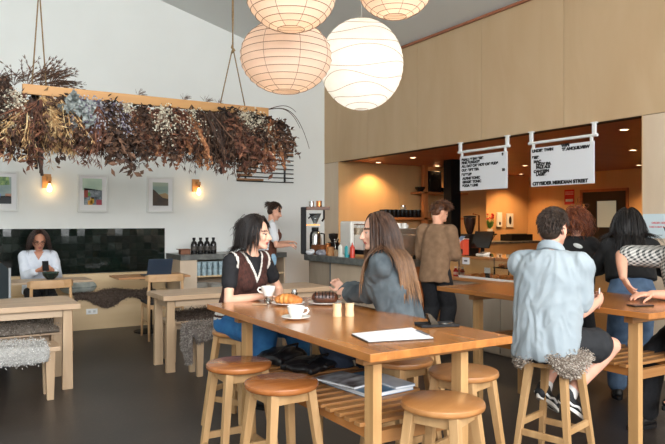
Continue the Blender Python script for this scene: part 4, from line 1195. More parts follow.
# ------------------------------------------------------------------ hair: a fitted cap with strands that fall and slide round head and shoulders
class Hair:
    def __init__(s, P, seed=1): s.P = P; s.r = random.Random(seed); s.mb = MB(); s.cols = []; s.M = Matrix((P.hr, P.hf, P.hu)).transposed(); s.inv = Matrix((P.hr, P.hf, P.hu))
    def colliders(s, cap=1.0, body=0.0):
        P = s.P; k = P.k
        c = [((0, -.016, .036), (.081 * cap, .099 * cap, .090 * cap)), ((0, .026, -.030), (.066, .066, .092)), ((0, -.03, -.03), (.070, .062, .075))]
        s.ellc = [(V(a) * k, V(b2) * k) for a, b2 in c]
        s.caps = []
        nb = P.nb
        for q in 'RL': s.caps.append((nb - UP * .02, P.S[q], .068 * k + body))
        a, _, _ = P.sp(.1 * k); b2, _, _ = P.sp(.42 * k); s.caps.append((a, b2, .125 * k + body)); s.caps.append((nb - UP * .05, P.hc - P.hu * .05 * k, .056 * k))
    def push(s, p, m):
        P = s.P
        for c, rad in s.ellc:
            q = s.inv @ (p - P.hc) - c; e = V((q.x / (rad.x + m), q.y / (rad.y + m), q.z / (rad.z + m)))
            if 1e-6 < e.length < 1: e = e / e.length; p = P.hc + s.M @ (c + V((e.x * (rad.x + m), e.y * (rad.y + m), e.z * (rad.z + m))))
        for a, b2, rr in s.caps:
            d = b2 - a; t = max(0, min(1, (p - a).dot(d) / d.length_squared)); c = a + d * t; v = p - c
            if 1e-6 < v.length < rr + m: p = c + v.normalized() * (rr + m)
        return p
    def start(s, az, el, m=.004):
        """point on the cap; az 0 = front, 90 = the head's right, el 90 = crown"""
        a, e = math.radians(az), math.radians(el); c, rad = s.ellc[0]
        d = V((math.sin(a) * math.cos(e), math.cos(a) * math.cos(e), math.sin(e)))
        return s.P.hc + s.M @ (c + V((d.x * (rad.x + m), d.y * (rad.y + m), d.z * (rad.z + m)))), d
    def strand(s, p, v, length, n=9, w=.004, grav=.35, wav=.04, m=.006, mi=0, taper=.5, side=0.0, flat=.5, curl=None):
        P = s.P; r = s.r; pts = [p.copy()]; st = length / n; v = V(v).normalized(); ph = r.uniform(0, 6.28)
        for i in range(n):
            g = -UP
            v = v * (1 - grav) + g * grav + V((r.gauss(0, 1), r.gauss(0, 1), r.gauss(0, .6))) * wav
            if curl: v = v + (P.hr * math.cos(ph + i * curl[0]) + P.hf * math.sin(ph + i * curl[0])) * curl[1]
            if side:
                q = s.inv @ (p - P.hc)
                if q.y > .05 * P.k and abs(q.x) < .06 * P.k: v = v + P.hr * side * .5
            v.normalize(); p2 = s.push(p + v * st, m); d = p2 - p
            if d.length > 1e-5: v = (v + d.normalized()).normalized()
            p = p2; pts.append(p.copy())
        rad = [w * (1 - (1 - taper) * (i / n)) for i in range(n)] + [w * .15]
        s.mb.tube([q - P.base for q in pts], rad, 4, mi, flat=flat)
    def finish(s, mats, capm=True, cut=.2, name='hair', capshape=None):
        P = s.P; k = P.k; cp = MB(); M = s.M
        for c, rad in (capshape or (((0, -.028, .044), (.080, .090, .085)), ((0, -.050, -.005), (.070, .058, .07)))):
            cp.ell(P.h(*c) - P.base, V(rad) * k, M, 20, 12)
        me = remesh(cp, .008, 3); 
        a = MB(); a.v = [tuple(v.co) for v in me.vertices]; a.f = [tuple(p.vertices) for p in me.polygons]; a.m = [0] * len(a.f)
        s.mb.add(a.v, a.f, 0); bpy.data.meshes.remove(me)
        o = s.mb.build(name, mats, P.t, True); return o
def hm(n, *cs): return [mat('%s_%d' % (n, i), c, .42, c2=[min(255, x * 1.22 + 3) for x in c], scale=70, spec=.4) for i, c in enumerate(cs)]

FAST_V = .0065
# --- woman in the brown knitted vest ------------------------------------------------------------
W1 = Person('person', 'woman in a brown knitted vest with white trim, at the end of the front table', 'person', (1.763, 4.20, .73), -60, 1.55, True, lean=2, hunch=.42, twist=-10, head=-44, pitch=-3)
SK1 = skin_mats('w1', (226, 178, 152), (188, 98, 90), (40, 30, 28))
W1.setarm('R', (1.80, 3.87, .915), (-.35, -.2, -1), hd=(.9, -.25, -.05), pn=(0, 0, -1), curl=.35)
W1.setarm('L', (1.99, 4.03, .84), (.7, .6, -.5), hd=(-.5, -.6, -.1), pn=(0, 0, -1), curl=.4)
W1.setleg('R', (1.72, 3.80, .30), (.3, -.9, .6), (.5, -.8, 0)); W1.setleg('L', (2.12, 3.93, .30), (.8, -.6, .6), (.6, -.8, 0))
W1.build_body(SK1, .006)
TEEB = mat('black_cotton', (20, 20, 24), .85, c2=(30, 30, 34), scale=40)
VESTB = mat('brown_knit', (54, 30, 26), .95, c2=(84, 48, 40), scale=90, bump=.6, stretch=(1, 1, .5)); VESTW = mat('white_knit', (222, 216, 208), .95, bump=.5, scale=90)
W1.cloth('tee', W1.top_mb(.0, .525, .010, .52, .014), TEEB, .008, .004, 11, 1.0)
nb, rr_, ff_ = W1.sp(.50 * W1.k)
def vest_fn(p):
    c, r, f = W1.sp(.30 * W1.k); d = p - c; x = d.dot(r); z = d.z; y = d.dot(f)
    cz_ = (p - W1.hip).z
    if y > .0:
        wv = (z - .03) * .46          # V opening grows upwards from the breastbone
        if abs(x) < wv: return -1
        if abs(x) < wv + .019: return 1
    sh = abs(x)
    lim = .150 + .02 * max(0, .1 - z) * 0
    if z > .02:
        if sh > .158: return -1
        if sh > .138: return 1
    if cz_ < .075 : return 1 if .040 < cz_ < .058 or cz_ < .02 else 0
    return 0
vm = W1.top_mb(-.01, .515, .021, 0, .0)
W1.cloth('knitted_vest', vm, [VESTB, VESTW], .007, .003, 10, 2.0, fn=vest_fn)
JEANB = mat('blue_denim', (34, 92, 148), .8, c2=(52, 118, 172), scale=14, bump=.2)
W1.cloth('jeans', W1.legs_mb(1.95, .018, .05, .012), JEANB, .009, .008, 8, 3.0)
BOOT = mat('black_leather', (20, 20, 22), .4)
for q in 'RL': W1.shoe(q, BOOT, BLACK)
h = Hair(W1, 3); h.colliders(1.02, .02)
HB = hm('black_hair', (26, 20, 18), (40, 30, 26), (18, 14, 14))
for i in range(1700):
    az = h.r.uniform(-180, 180); el = h.r.uniform(8, 88)
    if abs(az) < 62 and el < 52: continue
    if abs(az) < 96 and el < 18: continue
    p, d = h.start(az, el); sg = 1 if d.x >= 0 else -1
    v = W1.hr * sg * (.7 if d.y > -.1 else .2) - W1.hf * (.55 if d.y > .25 else 1.0) - UP * .15
    h.strand(p, v, h.r.uniform(.18, .28), 10, .0028, .40, .04, .004 + .020 * h.r.random(), h.r.randrange(3), side=sg)
for i in range(120):                                    # loose twist pinned up at the back
    p, d = h.start(180 + h.r.gauss(0, 26), h.r.uniform(20, 60), .012)
    h.strand(p, -W1.hf * .9 + UP * .05 + W1.hr * h.r.gauss(0, .6), h.r.uniform(.08, .17), 8, .0028, .22, .22, .012, h.r.randrange(3), curl=(.9, .35))
for i in range(140):                                    # curtain fringe beside the brow
    sg = h.r.choice((-1, 1)); p, d = h.start(sg * h.r.uniform(8, 40), h.r.uniform(50, 72), .004)
    h.strand(p, W1.hr * sg * .9 + W1.hf * .5 - UP * .2, h.r.uniform(.07, .115), 7, .0026, .22, .05, .006, h.r.randrange(3), side=sg)
h.finish(HB, capshape=(((0, -.028, .044), (.082, .092, .086)), ((0, -.055, -.02), (.076, .058, .085))))

# --- woman in the denim jacket -------------------------------------------------------------------
W2 = Person('person', 'woman with long brown hair in a faded blue denim jacket, seated side-on', 'person', (2.355, 3.095, .725), 124, 1.60, True, lean=5, hunch=.28, twist=4, head=158, pitch=-4, bulk=.95)
SK2 = skin_mats('w2', (228, 180, 156), (190, 104, 96), (80, 58, 44))
W2.setarm('L', (2.235, 3.50, .935), (.3, -.6, -1), hd=(-.25, .9, .25), pn=(.5, .1, -.4), curl=.7)
W2.setarm('R', (2.27, 3.62, .95), (.8, .3, -.8), hd=(-.55, .3, .7), pn=(-.5, -.7, .0), curl=.9)
W2.setleg('L', (2.14, 3.22, .30), (-.6, .5, .6), (-.7, .6, 0)); W2.setleg('R', (2.40, 3.50, .30), (-.2, .9, .6), (-.3, .9, 0))
W2.build_body(SK2, .006)
DEN = mat('faded_denim', (62, 70, 76), .9, c2=(94, 103, 108), scale=9, bump=.25, detail=8)
W2.cloth('denim_jacket', W2.top_mb(-.12, .53, .022, 1.93, .024, .02, loose=.01), DEN, .008, .011, 9, 5.0, stretch=(1, 1, .6), fold2=(.005, 18), smooth=26)
cj = MB(); c0, r0, f0 = W2.sp(.525 * W2.k)
cj.tube([c0 + r0 * math.cos(a) * .085 + f0 * math.sin(a) * .078 + UP * .012 for a in [i * 2 * PI / 28 for i in range(29)]], .022, 8)
W2.cloth('jacket_collar', cj, DEN, .008, .003, 12)
for q in 'RL':
    S, E, W_ = W2.arm[q]; cu = MB(); P_ = E.lerp(W_, .86); cu.cap(P_, .042, E.lerp(W_, .97), .038); W2.cloth('cuff', cu, DEN, .007, .002, 12)
W2.cloth('jeans', W2.legs_mb(1.95, .016, .05, .006), mat('dark_denim', (34, 44, 62), .85, c2=(46, 58, 78), scale=14), .009, .006, 8, 6.0)
for q in 'RL': W2.shoe(q, BOOT, BLACK)
h = Hair(W2, 8); h.colliders(.98, .030)
def tip_hair(name, root, tip, z0, z1):
    m, nt, b = _base(name); N, L = nt.nodes, nt.links
    tc = N.new('ShaderNodeTexCoord'); sp_ = N.new('ShaderNodeSeparateXYZ'); L.new(tc.outputs['Object'], sp_.inputs[0])
    n = N.new('ShaderNodeTexNoise'); n.inputs['Scale'].default_value = 45; L.new(tc.outputs['Object'], n.inputs['Vector'])
    ad_ = N.new('ShaderNodeMath'); ad_.operation = 'MULTIPLY_ADD'; ad_.inputs[1].default_value = .16; L.new(n.outputs['Fac'], ad_.inputs[0]); L.new(sp_.outputs['Z'], ad_.inputs[2])
    mr = N.new('ShaderNodeMapRange'); mr.inputs['From Min'].default_value = z0 + .08; mr.inputs['From Max'].default_value = z1 + .08; L.new(ad_.outputs[0], mr.inputs['Value'])
    r = N.new('ShaderNodeValToRGB'); r.color_ramp.elements[0].color = lin(root); r.color_ramp.elements[1].color = lin(tip); L.new(mr.outputs[0], r.inputs['Fac'])
    L.new(r.outputs['Color'], b.inputs['Base Color']); b.inputs['Roughness'].default_value = .42; return m
HL = [tip_hair('long_brown_hair_%d' % i, a, c, 1.30, 1.0) for i, (a, c) in enumerate((((70, 46, 34), (146, 106, 72)), ((86, 58, 42), (166, 124, 86)), ((56, 38, 30), (124, 88, 60))))]
for i in range(2600):
    az = h.r.uniform(-180, 180); el = h.r.uniform(5, 88)
    if abs(az) < 62 and el < 58: continue
    if abs(az) < 86 and el < 22: continue
    p, d = h.start(az, el); sg = 1 if d.x >= 0 else -1
    v = W2.hr * sg * (.8 if d.y > -.2 else .3) + W2.hf * (.05 if d.y > .3 else -.45) - UP * .35
    L_ = h.r.uniform(.40, .56) if abs(az) > 40 else h.r.uniform(.34, .48)
    mi = h.r.choice((0, 1, 2))
    h.strand(p, v, L_, 15, .0029, .36, .012, .002 + .008 * h.r.random(), mi, side=sg, taper=.6)
h.finish(HL, capshape=(((0, -.026, .040), (.078, .090, .084)), ((0, -.055, -.04), (.074, .055, .10)), ((0, -.080, -.16), (.078, .040, .12)), ((0, -.105, -.25), (.068, .030, .09))))

# --- man in the pale blue shirt --------------------------------------------------------------------
M1 = Person('person', 'man in a pale blue shirt and black shorts, seated with his back to us', 'person', (2.99, 2.56, .725), 20, 1.62, False, lean=1, hunch=.24, twist=4, head=20, pitch=-8, bulk=1.02, sh=.185)
SK3 = skin_mats('m1', (222, 166, 142), (180, 100, 92), (60, 44, 34))
M1.setarm('R', (3.37, 2.50, .925), (-.3, .0, -1), hd=(.8, .3, .12), pn=(.1, .9, .1), curl=.9)
M1.setarm('L', (3.42, 2.78, .93), (-.3, .4, -1), hd=(.8, -.5, .1), pn=(0, -.7, -.4), curl=.8)
M1.setleg('R', (3.16, 2.54, .385), (1, -.2, .25), (.75, -.25, -.55)); M1.setleg('L', (3.16, 2.72, .385), (1, .1, .3), (.8, .1, -.5))
M1.build_body(SK3, .0065)
SHB = mat('pale_blue_cotton', (142, 153, 160), .9, c2=(162, 172, 178), scale=4)
M1.cloth('shirt', M1.top_mb(-.11, .535, .020, .74, .020, .0, loose=.02), SHB, .008, .009, 9, 7.0, stretch=(1, 1, .6), fold2=(.005, 17))
cj = MB(); c0, r0, f0 = M1.sp(.545 * M1.k)
cj.loft([[c0 + r0 * math.cos(a) * rr + f0 * math.sin(a) * rr * .95 + UP * (zz - .022 * math.sin(a)) for a in [j * 2 * PI / 24 for j in range(24)]] for rr, zz in ((.088, -.02), (.080, .018), (.070, .034), (.062, .03), (.068, -.02))])
M1.cloth('shirt_collar', cj, SHB, .007, .001, 12)
M1.cloth('shorts', M1.legs_mb(.66, .012, -.06, .026), mat('black_twill', (24, 26, 30), .85, c2=(32, 34, 38), scale=20), .009, .006, 8, 8.0)
for q in 'RL': M1.shoe(q, mat('sneaker_black', (26, 28, 32), .7), mat('sneaker_sole', (220, 216, 208), .6), mat('sneaker_stripe', (232, 232, 230), .5))
for q in 'RL':
    Hh, K, A = M1.leg[q]; sk = MB(); sk.cap(A + (K - A).normalized() * .03, .041, A - UP * .02, .042); M1.cloth('sock', sk, mat('white_sock', (216, 212, 208), .9), .008, .0)
h = Hair(M1, 5); h.colliders(1.0)
HS = hm('short_brown_hair', (48, 37, 30), (64, 49, 40), (36, 28, 24))
def short_hair(P, h, mats, n=700, ln=(.03, .06), lift=.5, front=52, low=-38, fluff=.006, w=.0042):
    for i in range(n):
        az = h.r.uniform(-180, 180); el = h.r.uniform(low if abs(az) > 110 else (-2 if abs(az) > 62 else 30), 90)
        if abs(az) < front and el < 48: continue
        if 70 < abs(az) < 112 and el < 6: continue
        p, d = h.start(az, el, .002); dw = h.M @ d
        v = dw * lift + (P.hf * .6 if el > 40 else -P.hu * .9) + P.hr * h.r.gauss(0, .18)
        h.strand(p, v, h.r.uniform(*ln) * (1.3 if el > 45 else .55), 5, w, .10, .06, fluff * h.r.random() + .002, h.r.randrange(len(mats)))
    h.finish(mats, capshape=(((0, -.024, .046), (.078, .089, .082)), ((0, -.052, -.010), (.068, .050, .066))))
short_hair(M1, h, HS, 2200, (.024, .042), .06, fluff=.010, w=.003)
gl = MB(); 
for sg in (-1, 1): gl.tube([M1.h(sg * .079, -.03, .002) - M1.base, M1.h(sg * .078, .03, .008) - M1.base, M1.h(sg * .072, .092, .006) - M1.base], .0028, 6)
for sg in (-1, 1): gl.tube([M1.h(sg * .036 + .027 * math.cos(a), .098 - .006 * abs(math.cos(a)), -.002 + .02 * math.sin(a)) - M1.base for a in [j * PI / 10 for j in range(21)]], .0022, 5)
gl.tube([M1.h(-.01, .102, .004) - M1.base, M1.h(.01, .102, .004) - M1.base], .0022, 5)
gl.build('glasses', BLACK, M1.t, smooth=True)

# --- man in the checked shirt -----------------------------------------------------------------------
M2 = Person('person', 'man in a black and white checked shirt, cut by the right edge of the photo', 'person', (4.44, 2.46, .73), 172, 1.66, False, lean=14, hunch=.18, head=176, pitch=-6, bulk=1.05)
M2.setarm('L', (4.00, 2.56, .925), (.3, -.6, -.8), hd=(-.9, .35, .0), pn=(0, .1, -1), curl=.35)
M2.setarm('R', (4.02, 2.78, 1.02), (-.3, 1, .25), hd=(-.05, -.55, -.75), pn=(.2, -.6, -.5), curl=.4)
M2.setleg('L', (4.08, 2.40, .30), (-.9, -.1, .5)); M2.setleg('R', (4.1, 2.66, .10), (-.9, .1, .5))
M2.build_body(skin_mats('m2', (214, 160, 134), (180, 100, 92), (50, 40, 34)), .0065)
def check_mat():
    m, nt, b = _base('checked_cotton'); N, L = nt.nodes, nt.links
    tc = N.new('ShaderNodeTexCoord'); mp = N.new('ShaderNodeMapping'); mp.inputs['Rotation'].default_value = (.5, .2, .5)
    L.new(tc.outputs['Object'], mp.inputs['Vector'])
    sp_ = N.new('ShaderNodeSeparateXYZ'); L.new(mp.outputs[0], sp_.inputs[0]); outs = []
    for k in range(3):
        a = N.new('ShaderNodeMath'); a.operation = 'MULTIPLY'; a.inputs[1].default_value = 300; L.new(sp_.outputs[k], a.inputs[0])
        s_ = N.new('ShaderNodeMath'); s_.operation = 'SINE'; L.new(a.outputs[0], s_.inputs[0])
        g = N.new('ShaderNodeMath'); g.operation = 'GREATER_THAN'; g.inputs[1].default_value = 0; L.new(s_.outputs[0], g.inputs[0]); outs.append(g.outputs[0])
    ad1 = N.new('ShaderNodeMath'); ad1.operation = 'ADD'; L.new(outs[1], ad1.inputs[0]); L.new(outs[2], ad1.inputs[1])
    ml = N.new('ShaderNodeMath'); ml.operation = 'MULTIPLY'; ml.inputs[1].default_value = .5; L.new(ad1.outputs[0], ml.inputs[0])
    r = N.new('ShaderNodeValToRGB'); r.color_ramp.elements[0].color = lin((52, 56, 58)); r.color_ramp.elements[1].color = lin((206, 204, 198))
    L.new(ml.outputs[0], r.inputs['Fac']); L.new(r.outputs['Color'], b.inputs['Base Color']); b.inputs['Roughness'].default_value = .9
    return m
CHK = check_mat()
M2.cloth('checked_shirt', M2.top_mb(-.08, .535, .020, .80, .026, .02, loose=.02), CHK, .009, .008, 8, 9.0)
M2.cloth('trousers', M2.legs_mb(1.93, .018, .04, .010), TEEB, .009, .006, 8, 9.5)
for q in 'RL': M2.shoe(q, BOOT, BLACK)
h = Hair(M2, 6); h.colliders(1.0); short_hair(M2, h, hm('dark_brown_hair', (44, 34, 28), (58, 46, 38)), 420, (.03, .05), .4)
gl = MB()
for sg in (-1, 1): gl.tube([M2.h(sg * .079, -.03, .002) - M2.base, M2.h(sg * .078, .03, .008) - M2.base, M2.h(sg * .072, .092, .006) - M2.base], .003, 6)
for sg in (-1, 1): gl.tube([M2.h(sg * .036 + .028 * math.cos(a), .100 - .006 * abs(math.cos(a)), -.002 + .022 * math.sin(a)) - M2.base for a in [j * PI / 10 for j in range(21)]], .003, 5)
gl.tube([M2.h(-.01, .104, .004) - M2.base, M2.h(.01, .104, .004) - M2.base], .003, 5)
gl.build('glasses', BLACK, M2.t, smooth=True)

# --- standing customers ------------------------------------------------------------------------------
def stand(P, w=.11, toe=None, dx=0.0):
    for q, sg in (('R', 1), ('L', -1)):
        a = P.base + P.r * sg * w + P.f * (dx + (.03 if q == 'R' else -.04)); a.z = .085
        P.setleg(q, a, P.f)
JEANC = mat('mid_denim', (62, 84, 112), .85, c2=(88, 112, 140), scale=12, bump=.2)
# black hair, black top, blue jeans: back to us, leaning over the counter
W3 = Person('person', 'person with black hair, black top and blue jeans, standing with their back to us', 'person', (4.715, 3.185, .80), 42, 1.54, True, lean=14, hunch=.22, head=42, pitch=-8, bulk=1.12)
W3.setarm('R', W3.hip + W3.f * .34 + W3.r * .12 + UP * .22, (.3, -.8, -.4)); W3.setarm('L', W3.hip + W3.f * .34 - W3.r * .10 + UP * .22, (-.6, .4, -.4)); stand(W3)
W3.build_body(skin_mats('w3', (204, 152, 124), (160, 90, 84), (26, 22, 22)), .008)
W3.cloth('black_jumper', W3.top_mb(.15, .53, .026, 1.9, .022, .0, loose=.01), mat('black_fleece', (18, 18, 19), .95, c2=(26, 26, 27), scale=30), .010, .008, 7, 1.0)
W3.cloth('jeans', W3.legs_mb(1.92, .016, .16, .012), JEANC, .010, .005, 8, 2.0)
for sg in (-1, 1):
    c0, r0, f0 = W3.sp(-.02); MB().box((-.055, -.004, -.06), (.055, .004, .05)).build('back_pocket', JEANC, W3.t, bevel=.003).matrix_local = Matrix.Translation(c0 + r0 * sg * .085 - f0 * .170 - UP * .02 - W3.base) @ Matrix.Rotation(math.atan2(r0.y, r0.x), 4, 'Z') @ Matrix.Rotation(.1, 4, 'X')
for q in 'RL': W3.shoe(q, BOOT, BLACK)
h = Hair(W3, 9); h.colliders(1.05, .03)
HK = hm('jet_hair', (20, 17, 17), (30, 26, 25), (16, 14, 15))
for i in range(1100):
    az = h.r.uniform(-180, 180); el = h.r.uniform(-5, 88)
    if abs(az) < 52 and el < 55: continue
    p, d = h.start(az, el); sg = 1 if d.x >= 0 else -1
    h.strand(p, W3.hr * sg * (.6 if d.y > -.2 else .06) - W3.hf * .5 - UP * .3, h.r.uniform(.22, .36), 9, .0036, .32, .03, .005 + .02 * h.r.random(), h.r.randrange(3), side=sg)
h.finish(HK)
# curly auburn hair
W4 = Person('person', 'person with curly auburn hair and black top, behind the man in the blue shirt', 'person', (4.90, 3.91, .80), 20, 1.50, True, lean=10, hunch=.20, head=38, pitch=-6, bulk=1.05)
W4.setarm('R', W4.hip + W4.f * .24 - W4.r * .02 + UP * .30, (.3, -.8, -.5)); W4.setarm('L', W4.hip + W4.f * .30 - W4.r * .10 + UP * .26, (-.6, .4, -.4)); stand(W4)
W4.build_body(skin_mats('w4', (222, 170, 146), (176, 100, 92), (90, 50, 34)), .008)
BT = mat('black_jersey', (20, 20, 22), .9, c2=(28, 28, 30), scale=30)
W4.cloth('black_jacket', W4.top_mb(-.06, .53, .026, 1.9, .024, .0, loose=.03), BT, .010, .008, 7, 3.0)
c0, r0, f0 = W4.sp(.40 * W4.k); lg = MB(); lg.ell((0, 0, 0), (.045, .006, .02), n=14, k=8)
lo = lg.build('white_logo_patch', WPAINT, W4.t, smooth=True); lo.matrix_local = Matrix.Translation(c0 + r0 * .07 - f0 * .135 - W4.base) @ Matrix.Rotation(math.atan2(r0.y, r0.x), 4, 'Z') @ Matrix.Rotation(.35, 4, 'Y')
W4.cloth('trousers', W4.legs_mb(1.92, .016, .06, .012), TEEB, .010, .005, 8, 4.0)
for q in 'RL': W4.shoe(q, BOOT, BLACK)
h = Hair(W4, 10); h.colliders(1.04)
HA = hm('auburn_hair', (98, 50, 30), (122, 66, 38), (74, 38, 26))
for i in range(900):
    az = h.r.uniform(-180, 180); el = h.r.uniform(-5, 88)
    if abs(az) < 50 and el < 50: continue
    p, d = h.start(az, el); sg = 1 if d.x >= 0 else -1
    h.strand(p, (h.M @ d) * .7 + W4.hr * sg * .4 - UP * .2, h.r.uniform(.14, .24), 10, .005, .26, .16, .006 + .03 * h.r.random(), h.r.randrange(3), side=sg, curl=(1.3, .55))
h.finish(HA)
# man in the brown tee
M3 = Person('person', 'man in a loose brown tee and black trousers, standing at the counter looking down', 'person', (4.68, 5.55, .86), 24, 1.66, False, lean=3, hunch=.16, head=-6, pitch=-34, bulk=.85, sh=.165)
M3.setarm('R', M3.hip + M3.f * .32 + M3.r * .10 + UP * .26, (-.2, -.4, -1), hd=(.6, .3, .25), pn=(-.2, .3, .8), curl=.7); M3.setarm('L', M3.hip + M3.f * .28 - M3.r * .08 + UP * .24, (-.3, .3, -1), curl=.6); stand(M3, .10)
M3.build_body(skin_mats('m3', (224, 166, 136), (180, 100, 92), (70, 44, 30)), .0075)
M3.cloth('brown_tee', M3.top_mb(-.125, .535, .020, .95, .034, .01, loose=.02), mat('brown_cotton', (124, 95, 70), .92, c2=(140, 110, 84), scale=18), .010, .009, 6, 5.0, stretch=(1, 1, .45))
M3.cloth('trousers', M3.legs_mb(1.93, .012, -.06, .02), TEEB, .010, .006, 8, 6.0)
for q in 'RL': M3.shoe(q, BOOT, BLACK)
h = Hair(M3, 12); h.colliders(1.02); short_hair(M3, h, hm('chestnut_hair', (86, 54, 36), (112, 72, 46), (60, 38, 28)), 620, (.04, .075), .6, front=40, fluff=.02)
# barista in an apron
W5 = Person('person', 'barista in white shirt and brown apron, standing at the rounded counter end', 'person', (3.88, 8.20, .90), -18, 1.66, True, lean=5, hunch=.10, head=-26, pitch=-20)
W5.setarm('R', (4.13, 7.98, 1.08), (-.4, -.5, -1), hd=(.9, .1, .0), pn=(0, .5, -.6), curl=.7); W5.setarm('L', (4.20, 8.14, 1.12), (.2, .6, -1), hd=(.9, -.3, 0), curl=.7); stand(W5, .09)
W5.build_body(skin_mats('w5', (222, 168, 142), (180, 100, 92), (44, 32, 28)), .008)
W5.cloth('white_shirt', W5.top_mb(-.05, .53, .014, .62, .018, .0), mat('white_cotton', (224, 226, 230), .9), .009, .005, 9, 1.0)
def apron_fn(p):
    c, r, f = W5.sp(.3); d = p - c; x = d.dot(r); y = d.dot(f); z = (p - W5.hip).z
    if z > .40: return -1
    if z > .12: return 0 if (y > -.005 and abs(x) < .165 - .05 * max(0, (z - .25) / .15)) else -1
    return 0 if y > -.06 else -1
am = W5.top_mb(-.10, .50, .026, 0, 0); kf = []
for zz, w_, d_ in ((.02, .175, .125), (-.15, .19, .14), (-.35, .20, .15), (-.46, .20, .15)):
    kf.append([W5.hip + UP * zz + W5.r * w_ * math.cos(a) + W5.f * d_ * math.sin(a) for a in [j * 2 * PI / 24 for j in range(24)]])
am.loft(kf)
APR = mat('brown_apron', (88, 50, 36), .9, c2=(102, 60, 44), scale=30)
ap = W5.cloth('apron', am, APR, .010, .006, 7, 4.0, fn=apron_fn)
sm_ = ap.modifiers.new('thickness', 'SOLIDIFY'); sm_.thickness = .004
st_ = MB(); c0, r0, f0 = W5.sp(.40)
for sg in (-1, 1): st_.tube([W5.sp(.34)[0] + r0 * sg * .08 + f0 * .125 - W5.base, c0 + r0 * sg * .09 + f0 * .085 + UP * .05 - W5.base, W5.sp(.50)[0] + r0 * sg * .075 - UP * -.04 - W5.base, W5.sp(.44)[0] + r0 * sg * .05 - f0 * .105 - W5.base], .010, 6)
st_.build('apron_strap', mat('white_tape', (220, 218, 212), .9), W5.t, smooth=True)
W5.cloth('trousers', W5.legs_mb(1.92, .014, .04, .01), TEEB, .010, .005, 8, 6.0)
cl = MB(); cl.ell((0, 0, 0), (.05, .018, .085), n=16, k=10); cm_ = remesh(cl, .008, 2); folds(cm_, .006, 20); cm_.materials.append(mat('pale_blue_cloth', (150, 186, 210), .9)); co_ = link('blue_cloth', cm_, W5.t, True); co_.location = W5.hip + W5.r * .165 + W5.f * .07 - UP * .02 - W5.base
for q in 'RL': W5.shoe(q, BOOT, BLACK)
h = Hair(W5, 14); h.colliders(1.02); HD = hm('dark_bob_hair', (52, 36, 28), (70, 50, 38), (38, 28, 24))
for i in range(380):
    az = h.r.uniform(-180, 180); el = h.r.uniform(0, 88)
    if abs(az) < 50 and el < 40: continue
    p, d = h.start(az, el); h.strand(p, -W5.hf * (.7 if abs(az) > 60 else -.3) + W5.hr * .6 * (1 if d.x > 0 else -1) - UP * .1, h.r.uniform(.06, .10), 6, .005, .14, .05, .004 + .008 * h.r.random(), h.r.randrange(3), side=1 if d.x > 0 else -1)
for i in range(60):
    p, d = h.start(180 + h.r.gauss(0, 20), h.r.uniform(15, 35), .01); h.strand(p, -W5.hf + UP * .4 + W5.hr * h.r.gauss(0, .5), h.r.uniform(.05, .09), 6, .005, .15, .2, .01, h.r.randrange(3), curl=(1.2, .5))
h.finish(HD)
# woman in white on the banquette
W6 = Person('person', 'woman in a white shirt and glasses, seated on the banquette looking down', 'person', (1.05, 8.94, .545), -97, 1.62, True, lean=6, hunch=.22, head=-90, pitch=-20)
W6.setarm('R', (.98, 8.54, .81), (-.3, .1, -1), hd=(.55, -.5, .25), pn=(.4, .3, .6), curl=.8); W6.setarm('L', (1.16, 8.54, .81), (.3, .1, -1), hd=(-.5, -.5, .3), pn=(-.4, .3, .6), curl=.8)
W6.setleg('R', (.92, 8.48, .085), (0, -1, .3)); W6.setleg('L', (1.14, 8.46, .085), (0, -1, .3))
W6.build_body(skin_mats('w6', (196, 138, 110), (168, 92, 84), (40, 28, 24)), .007)
WSH = mat('white_blouse', (214, 222, 234), .9, c2=(226, 232, 242), scale=20)
def blouse_fn(p):
    c, r, f = W6.sp(.36); d = p - c; x = d.dot(r); y = d.dot(f)
    return -1 if (y > .03 and abs(x) < (d.z - .03) * .55) else 0
W6.cloth('white_blouse', W6.top_mb(-.05, .53, .020, 1.8, .024, .01, loose=.02), WSH, .009, .009, 8, 2.0, fn=blouse_fn)
W6.cloth('trousers', W6.legs_mb(1.93, .018, .04, .012), TEEB, .010, .005, 8, 6.0)
for q in 'RL': W6.shoe(q, BOOT, BLACK)
gl = MB()
for sg in (-1, 1):
    gl.tube([W6.h(sg * .036 + .028 * math.cos(a), .098 - .006 * abs(math.cos(a)), -.002 + .021 * math.sin(a)) - W6.base for a in [j * PI / 10 for j in range(21)]], .0028, 5)
    gl.tube([W6.h(sg * .079, -.03, .002) - W6.base, W6.h(sg * .078, .03, .008) - W6.base, W6.h(sg * .064, .092, .004) - W6.base], .0026, 5)
gl.tube([W6.h(-.01, .102, .004) - W6.base, W6.h(.01, .102, .004) - W6.base], .0026, 5)
gl.build('glasses', BLACK, W6.t, smooth=True)
h = Hair(W6, 17); h.colliders(1.03, .02); HW = hm('dark_wavy_hair', (50, 32, 26), (70, 46, 36), (36, 24, 20))
for i in range(1100):
    az = h.r.uniform(-180, 180); el = h.r.uniform(5, 88)
    if abs(az) < 46 and el < 55: continue
    p, d = h.start(az, el); sg = 1 if d.x >= 0 else -1
    h.strand(p, W6.hr * sg * .9 - W6.hf * .2 - UP * .25, h.r.uniform(.16, .23), 9, .0034, .34, .03, .006 + .02 * h.r.random(), h.r.randrange(3), side=sg)
h.finish(HW)
